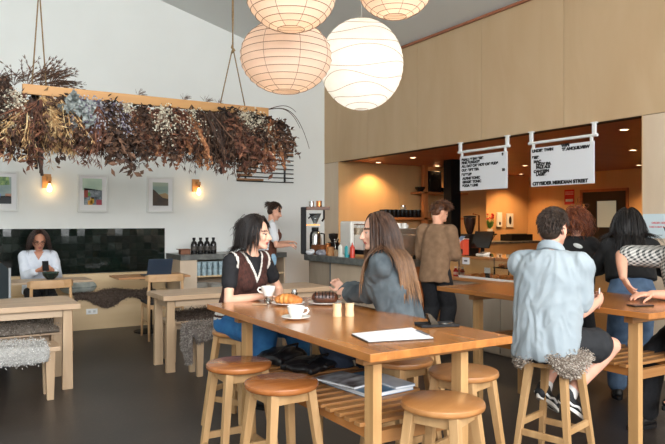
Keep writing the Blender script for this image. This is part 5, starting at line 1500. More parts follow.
# ------------------------------------------------------------------ service counter and what stands on it
CT = .95
def plan(y0, y1, xf, xb, r=.30, n=10):
    """counter outline seen from above: straight front along y with a round far-left corner"""
    pts = [(xb, y0), (xf, y0), (xf, y1 - r)]
    for i in range(1, n + 1):
        a = PI - (PI / 2) * i / n; pts.append((xf + r + r * math.cos(a), y1 - r + r * math.sin(a)))
    pts.append((xb, y1)); return pts
t = thing('service_counter', 'stone-topped service counter with a rounded end, plywood front and steel strip', 'counter', (4.38, 6.10, 0))
def loc(pts): return [(x - 4.38, y - 6.10) for x, y in pts]
CONC = mat('grey_clad_panel', (168, 152, 132), .5, c2=(184, 168, 148), scale=9, stretch=(1, 1, .2))
MB().prism(loc(plan(6.14, 8.16, 4.42, 5.08, .27)), 2, 0, .865).build('carcass', CONC, t)
MB().prism(loc(plan(6.08, 8.22, 4.35, 5.12, .32)), 2, .865, CT).build('worktop', STONE, t, bevel=.006)
MB().box((.025, .05, .02), (.04, 1.235, .86)).build('front_panel', PLYP, t)
MB().box((.02, 1.236, .02), (.04, 1.262, .864)).build('steel_strip', mat('dull_steel', (126, 132, 136), .35, .6), t)
MB().box((.05, .02, .0), (.70, .04, .864)).build('end_panel', wood('orange_end_panel', (176, 104, 56), (190, 118, 66), 2, .5), t)  # orange of the warm kitchen light put into the panel colour

t = thing('espresso_machine', 'white espresso machine with curved side panels and cups on top', 'coffee machine', (4.72, 6.62, CT))
CREAM = mat('cream_enamel', (226, 222, 214), .25, coat=.4)
for y, m in ((.46, CREAM), (-.50, mat('warm_steel', (206, 190, 170), .25, .8))):
    hgt = .46 if y > 0 else .30
    MB().prism([(-.26, .05), (.24, .05), (.28, .14), (.22, hgt - .05), (.14, hgt), (-.16, hgt), (-.25, hgt - .06), (-.28, .2)], 1, y, y + .035).build('side_panel', m, t, bevel=.006)
MB().box((-.31, .24, .03), (-.25, .50, .46)).build('end_cover', CREAM, t, bevel=.02)
MB().box((-.24, -.46, .10), (-.215, .46, .29)).build('back_panel', CREAM, t, bevel=.004)
MB().box((-.235, -.465, .20), (.20, .46, .375)).build('boiler_housing', mat('warm_steel', (206, 190, 170), .25, .8), t, bevel=.01)
MB().box((-.20, -.46, .04), (.22, .46, .10)).build('drip_tray', BLACK, t, bevel=.004)
for x, y in ((-.17, -.42), (-.17, .42), (.18, -.42), (.18, .42)): MB().cyl((x, y, 0), .022, .045, 12).build('foot', BLACK, t)
for y in (-.28, 0, .28):
    g = MB().cyl((.24, y, .15), .035, .07, 16).build('group_head', STEEL, t); MB().bar((.27, y, .16), (.42, y, .15), .026, .026).build('portafilter', BLACK, g)
rl = MB().tube([(-.22, -.44, .42), (-.22, .44, .42)], .007, 8).tube([(-.22, -.44, .37), (-.22, -.44, .42)], .006, 6).tube([(-.22, .44, .37), (-.22, .44, .42)], .006, 6).tube([(-.22, 0, .37), (-.22, 0, .42)], .006, 6)
rl.build('cup_rail', COPPER, t, smooth=True)

def cup_shape(r=.042, h=.058, foot=.024): return [(0, .002), (foot, 0), (foot + .002, .004), (r * .72, h * .30), (r * .93, h * .65), (r, h), (r - .0025, h), (r * .90, h * .65), (r * .68, h * .33), (0, h * .20)]
def espresso_cup(label, loc, group, k=1.0, m=WHITE, flip=False, rz=0.0):
    t = thing('cup', label, 'cup', loc, rz, group)
    prof = [(a * k, b2 * k) for a, b2 in cup_shape()]
    if flip: prof = [(a, .058 * k - b2) for a, b2 in prof]
    MB().lathe(prof, 24).build('bowl', m, t, smooth='auto')
    hp = [(.036 * k, 0, .045 * k), (.055 * k, 0, .045 * k), (.062 * k, 0, .034 * k), (.054 * k, 0, .022 * k), (.030 * k, 0, .018 * k)]
    if flip: hp = [(x, y, .058 * k - z) for x, y, z in hp]
    MB().tube(hp, .0045 * k, 8).build('handle', m, t, smooth=True)
    return t
rc = random.Random(4)
first = None
k = 0
for row in range(3):
    for i in range(9):
        p = (4.72 - .15 + row * .10, 6.62 - .40 + i * .098, CT + .3755)
        if first is None: first = espresso_cup('white cup in the rows on top of the espresso machine', p, 'cups on the espresso machine', 1.05, WHITE, True, rc.uniform(0, 6))
        else: dup(first, p, rc.uniform(0, 6))

t = thing('filter_brewer', 'tall black filter coffee brewer with a glass cone and steel flask', 'coffee brewer', (4.52, 7.96, CT), -.45)
MB().box((-.20, -.10, 0), (-.13, .10, .66)).build('tower', BLACK, t, bevel=.006)
MB().box((-.13, -.11, .62), (.20, .11, .665)).build('top_shelf', WALNUT, t, bevel=.004)
MB().box((-.13, -.12, 0), (.16, .12, .025)).build('base_plate', BLACK, t, bevel=.004)
MB().lathe([(.015, 0), (.085, .15), (.088, .15), (.02, 0)], 24, (0, 0, .42), close=False).build('glass_cone', mat('tinted_glass', (206, 214, 214), .05, trans=.85), t, smooth=True)
MB().box((-.13, -.05, .40), (.06, .05, .42)).build('cone_holder', COPPER, t)
f = MB().lathe([(0, 0), (.075, 0), (.078, .01), (.078, .24), (.06, .29), (.045, .30), (0, .30)], 24, (0, 0, .026)).build('flask', STEEL, t, smooth='auto')
MB().cyl((0, 0, .326), .05, .05, 20).build('flask_lid', BLACK, f); MB().tube([(.075, 0, .29), (.13, 0, .28), (.13, 0, .12), (.078, 0, .10)], .011, 8).build('flask_handle', BLACK, f, smooth=True)
MB().tube([(.13, .05, .62), (.13, .05, .50), (.10, .05, .46)], .014, 8).build('spout', BLACK, t, smooth=True)
MB().tube([(-.10, -.10, .50), (-.05, -.13, .55), (.02, -.12, .56)], .01, 8).build('hose', BLACK, t, smooth=True)
def canister(label, loc, r, h, m, lid=None, group=None, cat='canister', nm='canister'):
    t = thing(nm, label, cat, loc, 0, group)
    MB().lathe([(0, 0), (r, 0), (r, h), (0, h)], 22).build('body', m, t, bevel=.003)
    MB().lathe([(0, h), (r * 1.03, h), (r * 1.03, h + .018), (0, h + .02)], 22).build('lid', lid or m, t, bevel=.002)
    return t
def on(x, y, z): # room position over pixel (x, y) at height z
    d = (1.4 - z) * 646.5 / (y - 222); a = math.radians(31.13); u = (x - 332.5) / 646.5 * d
    return (d * math.sin(a) + u * math.cos(a), d * math.cos(a) - u * math.sin(a), z)
canister('small steel canister on top of the filter brewer, left one', (4.47, 7.98, CT + .665), .035, .06, STEEL)
canister('small copper canister on top of the filter brewer, right one', (4.56, 7.92, CT + .665), .04, .065, COPPER)
t = thing('coffee_grinder', 'small black coffee grinder right of the filter brewer', 'grinder', (4.64, 7.66, CT))
MB().box((-.06, -.06, 0), (.06, .06, .17)).build('body', BLACK, t, bevel=.01); MB().lathe([(.03, .17), (.065, .24), (.068, .29), (0, .30)], 20).build('hopper', mat('smoked_plastic', (48, 42, 40), .2), t, smooth='auto'); MB().cyl((0, -.04, .10), .02, .02).build('spout', STEEL, t)

def crate(label, loc, w, d, h, m, rz=0):
    t = thing('wooden_tray', label, 'tray', loc, rz)
    MB().box((-w / 2, -d / 2, 0), (w / 2, d / 2, .012)).build('base', m, t)
    for nm, a, b2 in (('side', (-w / 2, -d / 2, .012), (w / 2, -d / 2 + .012, h)), ('side', (-w / 2, d / 2 - .012, .012), (w / 2, d / 2, h)), ('end', (-w / 2, -d / 2 + .012, .012), (-w / 2 + .012, d / 2 - .012, h)), ('end', (w / 2 - .012, -d / 2 + .012, .012), (w / 2, d / 2 - .012, h))): MB().box(a, b2).build(nm, m, t)
    return t
crate('open dark wooden tray on the counter in front of the filter brewer', (4.49, 7.74, CT), .16, .26, .13, wood('tray_wood', (120, 70, 40), (150, 92, 54), 1, .45), .0)
def tumbler(label, loc, r, h, m, group=None, nm='jar', cat='jar'):
    t = thing(nm, label, cat, loc, 0, group)
    MB().lathe([(0, 0), (r * .9, 0), (r, h), (r - .004, h), (r * .85, .01), (0, .01)], 20).build('body', m, t, smooth='auto'); return t
canister('tall copper canister on the counter right of the dark tray', (4.47, 7.52, CT), .036, .145, COPPER)
canister('squat kraft paper canister on the counter, left of the cutlery pot', (4.45, 7.40, CT), .05, .10, wood('kraft', (176, 124, 76), (192, 140, 90), 2, .7))
t = tumbler('pale wooden pot holding spoons and stirrers', (4.46, 7.27, CT), .042, .085, OAKZ, nm='cutlery_pot', cat='pot')
for k in range(7):
    a = k * .9; MB().tube([(.02 * math.cos(a), .02 * math.sin(a), .015), (.045 * math.cos(a), .045 * math.sin(a), .16 + .02 * (k % 3))], .004, 6).ell((.047 * math.cos(a), .047 * math.sin(a), .175 + .02 * (k % 3)), (.009, .009, .014), n=8, k=6).build('spoon', BLACK if k % 2 else STEEL, t, smooth=True)
tumbler('white paper cup on the counter right of the cutlery pot', (4.44, 7.08, CT), .036, .075, WHITE, nm='paper_cup', cat='cup')
tumbler('tall white carton beside the cutlery pot', (4.52, 7.13, CT), .034, .15, WHITE, nm='carton', cat='carton')
for k, (p, lb) in enumerate((((4.43, 7.86, CT), 'white folded napkin pile at the rounded end of the counter'), ((4.44, 7.60, CT), 'grey and white tea towel bunched on the counter'))):
    mb = MB(); mb.ell((0, 0, .03), (.10, .075, .035), n=18, k=10); me = remesh(mb, .01, 2); folds(me, .015, 14, seed=k * 3.0); me.materials.append(mat('linen_%d' % k, (226, 228, 232) if k == 0 else (176, 176, 184), .9, c2=(236, 236, 238) if k == 0 else (90, 90, 100), scale=16)); tag(link('tea_towel', me, None, True, loc=p), lb, 'towel')
tag(MB().lathe([(0, 0), (.05, 0), (.06, .03), (.045, .06), (.02, .075), (0, .08)], 18).build('black_bowl_lid', BLACK, None, True, loc=(4.43, 7.72 - .03, CT)), 'small black pot on the counter beside the tea towel', 'pot').name = 'small_pot'
tag(MB().lathe([(0, 0), (.06, 0), (.062, .20), (.05, .25), (.03, .27), (0, .27)], 20).build('steel_jug', mat('pale_jug', (206, 212, 214), .3, .3), None, 'auto', loc=(4.60, 8.03, CT)), 'pale steel jug at the rounded end of the counter, next to the barista', 'jug')

def squeeze_bottle(label, loc, m, r=.034, h=.16, cap=WHITE):
    t = thing('sauce_bottle', label, 'bottle', loc, 0, 'bottles beside the espresso machine')
    MB().lathe([(0, 0), (r, 0), (r, h * .72), (r * .8, h * .82), (r * .42, h * .88), (0, h * .88)], 20).build('body', m, t, smooth='auto')
    MB().lathe([(r * .45, h * .88), (r * .45, h * .95), (r * .2, h * .97), (r * .15, h * 1.12), (0, h * 1.12)], 14).build('cap', cap, t, smooth='auto')
TEAL = mat('teal_plastic', (40, 160, 168), .35); REDP = mat('red_plastic', (206, 62, 44), .35); MILK = mat('milk_plastic', (228, 226, 214), .35)
squeeze_bottle('milky white bottle left of the teal one on the counter', (4.42, 7.10, CT), MILK, .04, .175)
squeeze_bottle('teal bottle between the white one and the red one', (4.42, 6.955, CT), TEAL, .034, .17)
squeeze_bottle('red bottle beside the teal one, nearest the woman in denim', (4.42, 6.835, CT), REDP, .032, .17, REDP)
squeeze_bottle('second milky white bottle behind the teal one', (4.50, 7.02, CT), MILK, .032, .16)

# ------------------------------------------------------------------ back counter along the white wall
t = thing('back_counter', 'stone-topped plywood counter with open shelves along the white wall', 'counter', (2.78, 8.62, 0))
MB().box((-.0, -.02, .875), (1.62, .66, CT)).build('worktop', STONE, t, bevel=.005)
MB().box((.0, .0, .0), (.24, .64, .875)).build('drawer_panel', PLYP, t, bevel=.003)
MB().box((.24, .62, 0), (1.60, .64, .875)).build('back_board', PLYP, t)
for x in (.94, 1.58): MB().box((x, .0, 0), (x + .02, .62, .875)).build('upright', PLYP, t)
for z in (.10, .44, .63): MB().box((.24, .02, z), (1.58, .62, z + .022)).build('shelf', PLYX, t)
gm = mat('pale_blue_glass', (150, 176, 186), .08, c2=(186, 204, 210), scale=30)
g0 = None
for iy in range(2):
    for iz in range(2):
        for ix in range(8):
            p = (3.06 + ix * .082, 8.68 + iy * .1, .652 + iz * .098)
            if g0 is None:
                g0 = thing('drinking_glass', 'pale blue drinking glass stacked on the upper shelf of the back counter', 'glass', p, 0, 'glasses on the back counter shelf')
                MB().lathe([(0, 0), (.028, 0), (.035, .092), (.032, .092), (.026, .006), (0, .006)], 18).build('body', gm, g0, smooth='auto')
            else: dup(g0, p)
pl0 = None
for s_, (x, n) in enumerate(((3.13, 6), (3.36, 5), (3.62, 4))):
    for k in range(n):
        p = (x, 8.80, .4622 + k * .0125)
        if pl0 is None:
            pl0 = tag(MB().lathe([(0, .002), (.06, 0), (.085, .006), (.115, .014), (.116, .017), (.08, .010), (0, .006)], 26).build('plate', WHITE, None, 'auto', loc=p), 'white plate in the stacks on the lower shelf of the back counter', 'plate', 'plates on the back counter shelf')
        else: dup(pl0, p)
gl_m = mat('black_growler', (20, 18, 18), .25)
for k, (x, nm) in enumerate(((3.03, 'first from the left'), (3.125, 'second from the left'), (3.22, 'third from the left'), (3.315, 'rightmost'))):
    t = thing('growler_bottle', 'black bottle in the row of four on the back counter, ' + nm, 'bottle', (x, 8.78, CT), 0, 'black bottles on the back counter')
    MB().lathe([(0, 0), (.042, 0), (.044, .01), (.044, .135), (.036, .165), (.018, .185), (.018, .20), (0, .20)], 22).build('body', gl_m, t, smooth='auto')
    MB().cyl((0, 0, .20), .022, .03, 16).build('cap', BLACK, t)
    MB().lathe([(.0446, .05), (.0446, .11)], 22, close=False).build('label', mat('grey_label', (70, 66, 62), .6), t)
t = thing('wooden_box', 'small walnut box with an overhanging lid on the back counter', 'box', (2.90, 8.80, CT))
MB().box((-.07, -.05, 0), (.07, .05, .065)).build('body', WALNUT, t, bevel=.002); MB().box((-.10, -.06, .065), (.075, .06, .075)).build('lid', WALNUT, t, bevel=.002)

# ------------------------------------------------------------------ open shelf left of the column, against the side wall
t = thing('shelf_unit', 'orange-brown open wall shelf with an upright post, left of the column', 'shelf', (7.04, 8.72, 0))
SHW = wood('shelf_wood', (178, 108, 58), (196, 126, 72), 0, .5)
MB().box((-.04, -.14, 0), (.04, -.06, 2.37)).build('post', wood('shelf_post', (178, 108, 58), (196, 126, 72), 2, .5), t)
MB().box((-.12, -.14, 1.88), (.95, .135, 1.915)).build('upper_shelf', SHW, t); MB().box((-.75, -.14, 1.44), (.95, .135, 1.475)).build('lower_shelf', SHW, t)
bm0 = None
for k in range(13):
    for j in range(2):
        if abs(6.24 + k * .085 - 7.30) < .16: continue
        p = (6.24 + k * .085, 8.64 + j * .10, 1.4755)
        if bm0 is None:
            bm0 = thing('mug', 'black mug in the rows on the lower open shelf', 'mug', p, 0, 'black mugs on the open shelf')
            MB().lathe([(0, 0), (.038, 0), (.045, .02), (.045, .13), (.041, .13), (.038, .01), (0, .01)], 18).build('body', GLOSSBLK, bm0, smooth='auto'); MB().tube([(.04, 0, .08), (.066, 0, .074), (.068, 0, .04), (.04, 0, .025)], .006, 7).build('handle', GLOSSBLK, bm0, smooth=True)
        elif abs(p[0] - 7.04) > .085 or j: dup(bm0, p, rc.uniform(0, 6))
t = thing('loudspeaker', 'black loudspeaker standing on the upper open shelf', 'speaker', (7.26, 8.70, 1.915))
MB().box((-.14, -.10, 0), (.14, .11, .36)).build('cabinet', BLACK, t, bevel=.006); MB().lathe([(0, .0), (.08, 0), (.09, .01), (0, .012)], 24, (0, -.10, .13), M=Matrix.Rotation(PI / 2, 3, 'X')).build('woofer', mat('cone_black', (14, 14, 14), .6), t); MB().lathe([(0, .0), (.03, 0), (.035, .008), (0, .01)], 18, (0, -.10, .28), M=Matrix.Rotation(PI / 2, 3, 'X')).build('tweeter', mat('cone_black', (14, 14, 14), .6), t)
for k, (x, lb) in enumerate(((6.95, 'black bowl at the left of the loudspeaker on the upper open shelf'), (7.50, 'black bowl at the right of the loudspeaker on the upper open shelf'))):
    tag(MB().lathe([(0, 0), (.04, 0), (.085, .05), (.09, .08), (.086, .08), (.04, .012), (0, .01)], 22).build('bowl', GLOSSBLK, None, 'auto', loc=(x, 8.63, 1.9155)), lb, 'bowl')
t = thing('hanging_glass', 'clear glass jar behind the black mugs on the lower open shelf', 'jar', (6.72, 8.80, 1.4755)); MB().lathe([(0, 0), (.05, 0), (.055, .02), (.055, .16), (.04, .18), (0, .18)], 20).build('body', mat('pale_jar', (206, 200, 188), .1, trans=.6), t, smooth='auto'); MB().cyl((0, 0, .18), .042, .03, 16).build('lid', STEEL, t); t.name = 'glass_jar'
t = thing('paper_bag', 'folded cream paper bag standing on the lower shelf behind the man in the brown tee', 'bag', (7.30, 8.60, 1.4755), .15)
MB().prism([(-.10, 0), (.10, 0), (.10, .27), (.03, .30), (-.05, .26), (-.10, .24)], 1, -.05, .05).build('sack', mat('cream_paper', (226, 204, 164), .8), t, bevel=.006); MB().box((-.08, -.053, .16), (.08, -.051, .20)).build('fold_band', mat('cream_paper_fold', (206, 182, 140), .8), t)

# ------------------------------------------------------------------ pastry counter and the till behind it
t = thing('pastry_counter', 'low grey-fronted counter carrying a glass pastry case', 'counter', (5.0, 4.45, 0))
GREYP = wood('grey_ply', (150, 136, 120), (168, 152, 134), 2, .5, scale=5, contrast=(.2, .8))
MB().box((.02, .02, 0), (.62, 1.26, .74)).build('carcass', GREYP, t)
for a, c in ((.03, .43), (.44, .84), (.85, 1.25)): MB().box((.0, a, .02), (.02, c, .735)).build('front_panel', GREYP, t, bevel=.002)
MB().box((-.02, 0, .74), (.64, 1.28, .775)).build('counter_top', wood('counter_oak', (176, 118, 70), (194, 136, 86), 1, .35), t, bevel=.003)
t = thing('pastry_case', 'glass pastry display case on the counter, lined with a white tray', 'display case', (5.0, 4.50, .7755))
MB().box((.0, .0, 0), (.56, 1.02, .012)).build('tray', WHITE, t, bevel=.003); MB().box((-.004, .0, .012), (.006, 1.02, .026)).build('tray_lip', WHITE, t)
PANE = mat('thin_glass', (246, 250, 250), .02, trans=1.0)
MB().box((.0, .0, .042), (.006, 1.02, .245)).build('front_glass', PANE, t); MB().box((.0, 1.02, .0), (.56, 1.026, .245)).build('end_glass', PANE, t); MB().box((.0, .0, .246), (.56, 1.026, .254)).build('top_glass', PANE, t)
for x in (.004, .552):
    for y in (.006, 1.014): MB().box((x - .006, y - .006, .012), (x + .006, y + .006, .246)).build('corner_post', STEEL, t)
CRUST = mat('golden_crust', (176, 96, 38), .5, c2=(220, 150, 76), scale=16, bump=.3)
def pastry_mesh(seed):
    r = random.Random(seed); mb = MB()
    for i in range(7):
        a = -.9 + 1.8 * i / 6; q = .026 * math.cos(a * .8)
        mb.ell((.055 * math.sin(a), -.03 + .035 * math.cos(a), q * .8), (.015, q * 1.1, q * .9), n=10, k=7)
    return mb
pm = pastry_mesh(1).mesh('pastry', [CRUST])
for p in pm.polygons: p.use_smooth = True
pi_ = 0
for row in range(2):
    for k in range(7):
        o = tag(link('pastry', pm, None, loc=(5.09 + .13 * row, 4.74 + k * .10, .788)), 'golden pastry in the rows inside the glass case', 'pastry', 'pastries in the glass case'); o.rotation_euler = (0, 0, rc.uniform(0, 6))
t = thing('pastry_stand', 'black stand raising a tray of pastries inside the glass case', 'stand', (5.38, 5.02, .788)); MB().box((-.12, -.22, .10), (.12, .22, .108)).build('shelf', BLACK, t)
for x in (-.11, .11):
    for y in (-.21, .21): MB().box((x - .005, y - .005, 0), (x + .005, y + .005, .10)).build('leg', BLACK, t)
for k in range(8):
    o = tag(link('pastry', pm, None, loc=(5.32 + .11 * (k % 2), 4.86 + (k // 2) * .105, .898)), 'golden pastry on the raised black stand in the glass case', 'pastry', 'pastries on the raised stand'); o.rotation_euler = (0, 0, rc.uniform(0, 6))
t = thing('price_card', 'small white card standing in front of the pastries', 'card', (5.03, 5.10, .788)); c_ = MB().box((0, -.045, .06), (.003, .045, .12)).build('card', PAPER, t); MB().box((-.01, -.02, 0), (.02, .02, .06)).build('holder', BLACK, t)
t = thing('price_card', 'small white card on the glass at the left end of the pastry case', 'card', (4.994, 5.40, .93)); MB().box((-.003, -.06, .0), (0, .05, .075)).build('card', PAPER, t); MB().box((-.0035, -.03, .03), (-.003, .02, .045)).build('printed_line', INK, t)
for k, y in enumerate((5.66, 5.60, 5.545)):
    t = thing('juice_bottle', ('small red bottle at the left end of the pastry counter, ' + ('left one of three', 'middle one of three', 'right one of three')[k]), 'bottle', (5.08, y, .7755), 0, 'red bottles on the pastry counter')
    MB().lathe([(0, 0), (.026, 0), (.026, .065), (.012, .085), (.012, .095), (0, .095)], 16).build('body', mat('red_drink', (168, 34, 30), .2), t, smooth='auto'); MB().cyl((0, 0, .095), .014, .016, 12).build('cap', WHITE, t); MB().lathe([(.0265, .02), (.0265, .05)], 16, close=False).build('label', mat('pink_label', (222, 180, 160), .6), t)

t = thing('rear_counter', 'wooden staff counter behind the pastry case', 'counter', (6.35, 4.1, 0))
MB().box((0, 0, 0), (.55, 3.35, .88)).build('carcass', KPLY, t); MB().box((-.02, -.02, .88), (.57, 3.37, .92)).build('worktop', wood('staff_top', (168, 112, 66), (186, 130, 80), 1, .4), t, bevel=.003)
t = thing('tablet_till', 'black tablet till leaning back on a stand, behind the pastry case', 'till', (6.60, 6.80, .92), .1)
MB().box((-.09, -.09, 0), (.09, .09, .015)).build('stand_base', BLACK, t); MB().bar((0, 0, .015), (.02, 0, .16), .03, .05, up=(0, 1, 0)).build('stand_arm', BLACK, t)
sc = MB().box((-.006, -.17, -.12), (.012, .17, .14)).build('screen', GLOSSBLK, t, bevel=.004); sc.location = (.0, 0, .22); sc.rotation_euler = (0, .45, 0)
t = thing('coffee_mill', 'tall black coffee mill with a dark hopper behind the till', 'grinder', (6.76, 7.22, .92))
MB().box((-.10, -.09, 0), (.10, .09, .30)).build('body', BLACK, t, bevel=.01); MB().lathe([(.03, .30), (.05, .33), (.085, .46), (.09, .54), (0, .545)], 22).build('hopper', mat('dark_hopper', (40, 30, 28), .15), t, smooth='auto'); MB().lathe([(.09, .545), (.095, .57), (0, .58)], 22).build('hopper_lid', BLACK, t); MB().tube([(.12, -.07, 0), (.12, -.07, .58), (.0, -.07, .60)], .012, 8).build('frame_rod', COPPER, t, smooth=True)
t = thing('card_box', 'coral red box standing behind the pastry case', 'box', (6.45, 7.05, .92)); MB().box((-.05, -.09, 0), (.05, .09, .24)).build('carton', mat('coral_card', (206, 88, 66), .5), t, bevel=.003); MB().box((-.053, -.07, .02), (-.05, .07, .09)).build('printed_panel', INK, t); MB().box((-.052, -.09, .225), (.052, .09, .242)).build('lid', PAPER, t)
t = thing('card_terminal', 'white curved card terminal on the pastry case top', 'card reader', (5.2, 5.36, 1.031)); MB().prism([(-.04, 0), (.06, 0), (.075, .03), (-.03, .012)], 1, -.06, .06).build('body', WHITE, t, bevel=.004); MB().box((-.02, -.04, .016), (.04, .04, .020)).build('keypad', BLACK, t).rotation_euler = (0, -.17, 0)
# far counter with a wire basket, wall shelf and frames on the back wall
t = thing('far_counter', 'low far counter under the orange back wall', 'counter', (8.75, 9.05, 0)); MB().box((0, 0, 0), (1.98, .6, .98)).build('carcass', KPLY, t); MB().box((-.03, -.03, .98), (2.0, .63, 1.02)).build('worktop', STONE, t, bevel=.004)
t = thing('basket', 'black basket of dark packets on the far counter', 'basket', (9.98, 9.30, 1.0205)); MB().box((-.30, -.15, 0), (.30, .15, .012)).build('base', BLACK, t)
for a, c in (((-.30, -.15, .012), (.30, -.14, .13)), ((-.30, .14, .012), (.30, .15, .13)), ((-.30, -.14, .012), (-.29, .14, .13)), ((.29, -.14, .012), (.30, .14, .13))): MB().box(a, c).build('side', BLACK, t)
for k in range(7):
    o = tag(MB().box((-.03, -.05, 0), (.03, .05, .13)).build('packet', mat('dark_packet', (44, 40, 36), .5, c2=(90, 80, 70), scale=10), None, bevel=.006, loc=(9.76 + k * .074, 9.30, 1.033)), 'dark packet standing in the black basket', 'packet', 'packets in the basket')
t = thing('wall_shelf', 'small dark bracket shelf holding red flowers on the orange wall', 'shelf', (9.56, 9.71, 1.14)); MB().box((-.13, -.16, 0), (.13, 0, .02)).build('board', BLACK, t); MB().tube([(-.09, -.01, -.22), (-.09, -.01, 0), (-.09, -.15, 0), (-.09, -.01, -.16)], .008, 6).build('bracket', BLACK, t); MB().tube([(.09, -.01, -.22), (.09, -.01, 0), (.09, -.15, 0), (.09, -.01, -.16)], .008, 6).build('bracket', BLACK, t)
t = thing('potted_flower', 'red flowers with green leaves in a pale pot on the bracket shelf', 'plant', (9.56, 9.62, 1.1605)); MB().lathe([(0, 0), (.05, 0), (.06, .10), (.055, .10), (0, .09)], 18).build('pot', WPAINT, t, smooth='auto')
lf = MB(); fl_ = MB(); r5 = random.Random(8)
for k in range(26):
    a = r5.uniform(0, 6.28); d = V((math.cos(a) * r5.uniform(.2, .7), math.sin(a) * r5.uniform(.2, .7), 1)).normalized(); leafq(lf, V((0, 0, .09)), d, r5.uniform(.10, .24), .022, 0, r5)
for k in range(7):
    a = r5.uniform(0, 6.28); p = V((math.cos(a) * .06, math.sin(a) * .05, r5.uniform(.27, .40)))
    lf.tube([(0, 0, .09), p], .003, 5)
    fl_ = MB()
    for j in range(9): leafq(fl_, p, V((r5.gauss(0, 1), r5.gauss(0, 1), r5.gauss(.3, .6))).normalized(), .035, .016, 0, r5)
    fl_.build('flower', mat('petal_red', (206, 40, 34), .5), t)
lf.build('leaves', mat('leaf_green', (58, 104, 42), .5, c2=(88, 138, 60), scale=20), t)
for k, (x, z, w_, h_, lb) in enumerate(((9.90, 1.30, .08, .30, 'white dispenser on the orange wall behind the red flowers'), (10.20, 1.29, .13, .29, 'white framed card with a dark figure on the orange wall'))):
    t = thing('wall_dispenser' if k == 0 else 'framed_card', lb, 'dispenser' if k == 0 else 'picture', (x, 9.71, z)); MB().box((-w_ / 2 - .03, -.03, 0), (w_ / 2 + .03, -.002, h_)).build('body', WPAINT, t, bevel=.004)
    if k == 1: MB().ell((0, -.032, h_ * .5), (.04, .003, .09), n=14, k=8).build('dark_figure', BLACK, t)
    else: MB().box((-.02, -.035, .04), (.02, -.03, .10)).build('window', BLACK, t)
t = thing('safety_sign', 'red safety notice on the orange wall left of the black door', 'sign', (10.768, 8.64, 1.75)); MB().box((-.003, -.12, 0), (0, .12, .30)).build('panel', mat('sign_red', (200, 36, 34), .5), t)
MB().box((-.0045, -.09, .06), (-.003, .09, .11)).build('white_band', WPAINT, t)
for k in range(3):
    MB().box((-.0048, -.10, .20 + k * .025), (-.003, .10, .207 + k * .025)).build('white_line', WPAINT, t)
# ------------------------------------------------------------------ on the front table
TT = .8805
def saucer(label, loc, r=.075, nm='saucer', group=None):
    return tag(MB().lathe([(0, .003), (r * .5, 0), (r * .62, .002), (r, .014), (r, .017), (r * .6, .006), (0, .006)], 36).build(nm, WHITE, None, 'auto', loc=loc), label, nm, group)
def coffee_cup(label, loc, rz, k=1.0):
    t = thing('coffee_cup', label, 'cup', loc, rz, 'coffee cups on the front table')
    MB().lathe([(a * k, b2 * k) for a, b2 in cup_shape(.047, .062, .026)], 32).build('bowl', WHITE, t, smooth='auto')
    MB().lathe([(0, .050 * k), (.0425 * k, .050 * k), (.0425 * k, .0515 * k), (0, .0525 * k)], 28).build('coffee', mat('flat_white', (150, 92, 54), .3, c2=(214, 176, 136), scale=24), t, smooth=True)
    MB().tube([(.038 * k, 0, .052 * k), (.060 * k, 0, .053 * k), (.068 * k, 0, .040 * k), (.058 * k, 0, .026 * k), (.034 * k, 0, .020 * k)], .0052 * k, 9).build('handle', WHITE, t, smooth=True)
    return t
c1 = (1.79, 3.76)
t = thing('tumbler', 'short clear glass tumbler standing under the raised white cup', 'glass', (c1[0], c1[1], TT)); MB().lathe([(0, 0), (.026, 0), (.030, .045), (.028, .045), (.024, .006), (0, .006)], 22).build('body', GLASS, t, smooth='auto')
coffee_cup('white coffee cup stacked on a small glass in front of the woman in the vest', (c1[0], c1[1], TT + .0455), 2.6)
c2 = (1.62, 3.06)
saucer('white saucer under the nearest white coffee cup', (c2[0], c2[1], TT), .078)
coffee_cup('white coffee cup on a saucer, nearest the camera', (c2[0], c2[1], TT + .0065), -.7, 1.02)
c3 = (1.86, 3.62)
saucer('white plate under the golden croissant', (c3[0], c3[1], TT), .105, 'plate', 'pastry plates')
mb = MB()
for i in range(9):
    a = -1.25 + 2.5 * i / 8; q = .036 * math.cos(a * .75)
    mb.ell((.075 * math.sin(a), -.03 + .05 * math.cos(a), q * .75), (.018, q * 1.15, q * .95), Matrix.Rotation(-a * .8, 3, 'Z'), n=14, k=9)
me = remesh(mb, .005, 2); folds(me, .002, 40); me.materials.append(CRUST); o = tag(link('croissant', me, None, True, loc=(c3[0], c3[1], TT + .012)), 'golden croissant on a white plate', 'croissant'); o.rotation_euler = (0, 0, 2.3)
c4 = (2.07, 3.52)
saucer('white plate under the chocolate pastry', (c4[0], c4[1], TT), .108, 'plate', 'pastry plates')
t = thing('chocolate_pastry', 'dark chocolate-striped pastry roll on a white plate', 'pastry', (c4[0], c4[1], TT + .008), -.52)
mb = MB(); mb.cap((-.05, 0, .034), .034, (.05, 0, .034), .034, 16); me = remesh(mb, .005, 2); folds(me, .002, 30); me.materials.append(mat('dark_glaze', (58, 32, 22), .3, c2=(104, 56, 32), scale=18)); link('roll', me, t, True)
for k in range(6):
    x = -.06 + k * .022; MB().tube([(x, .036 * math.sin(a), .034 + .036 * math.cos(a)) for a in [-1.6 + .32 * j for j in range(11)]], .004, 6).build('chocolate_stripe', mat('chocolate', (34, 20, 16), .25), t, smooth=True)
tag(MB().lathe([(0, 0), (.020, 0), (.022, .05), (.018, .055), (.018, .07), (0, .07)], 18).build('steel_shaker', STEEL, None, 'auto', loc=(2.01, 3.82, TT)), 'small steel shaker behind the croissant', 'shaker')
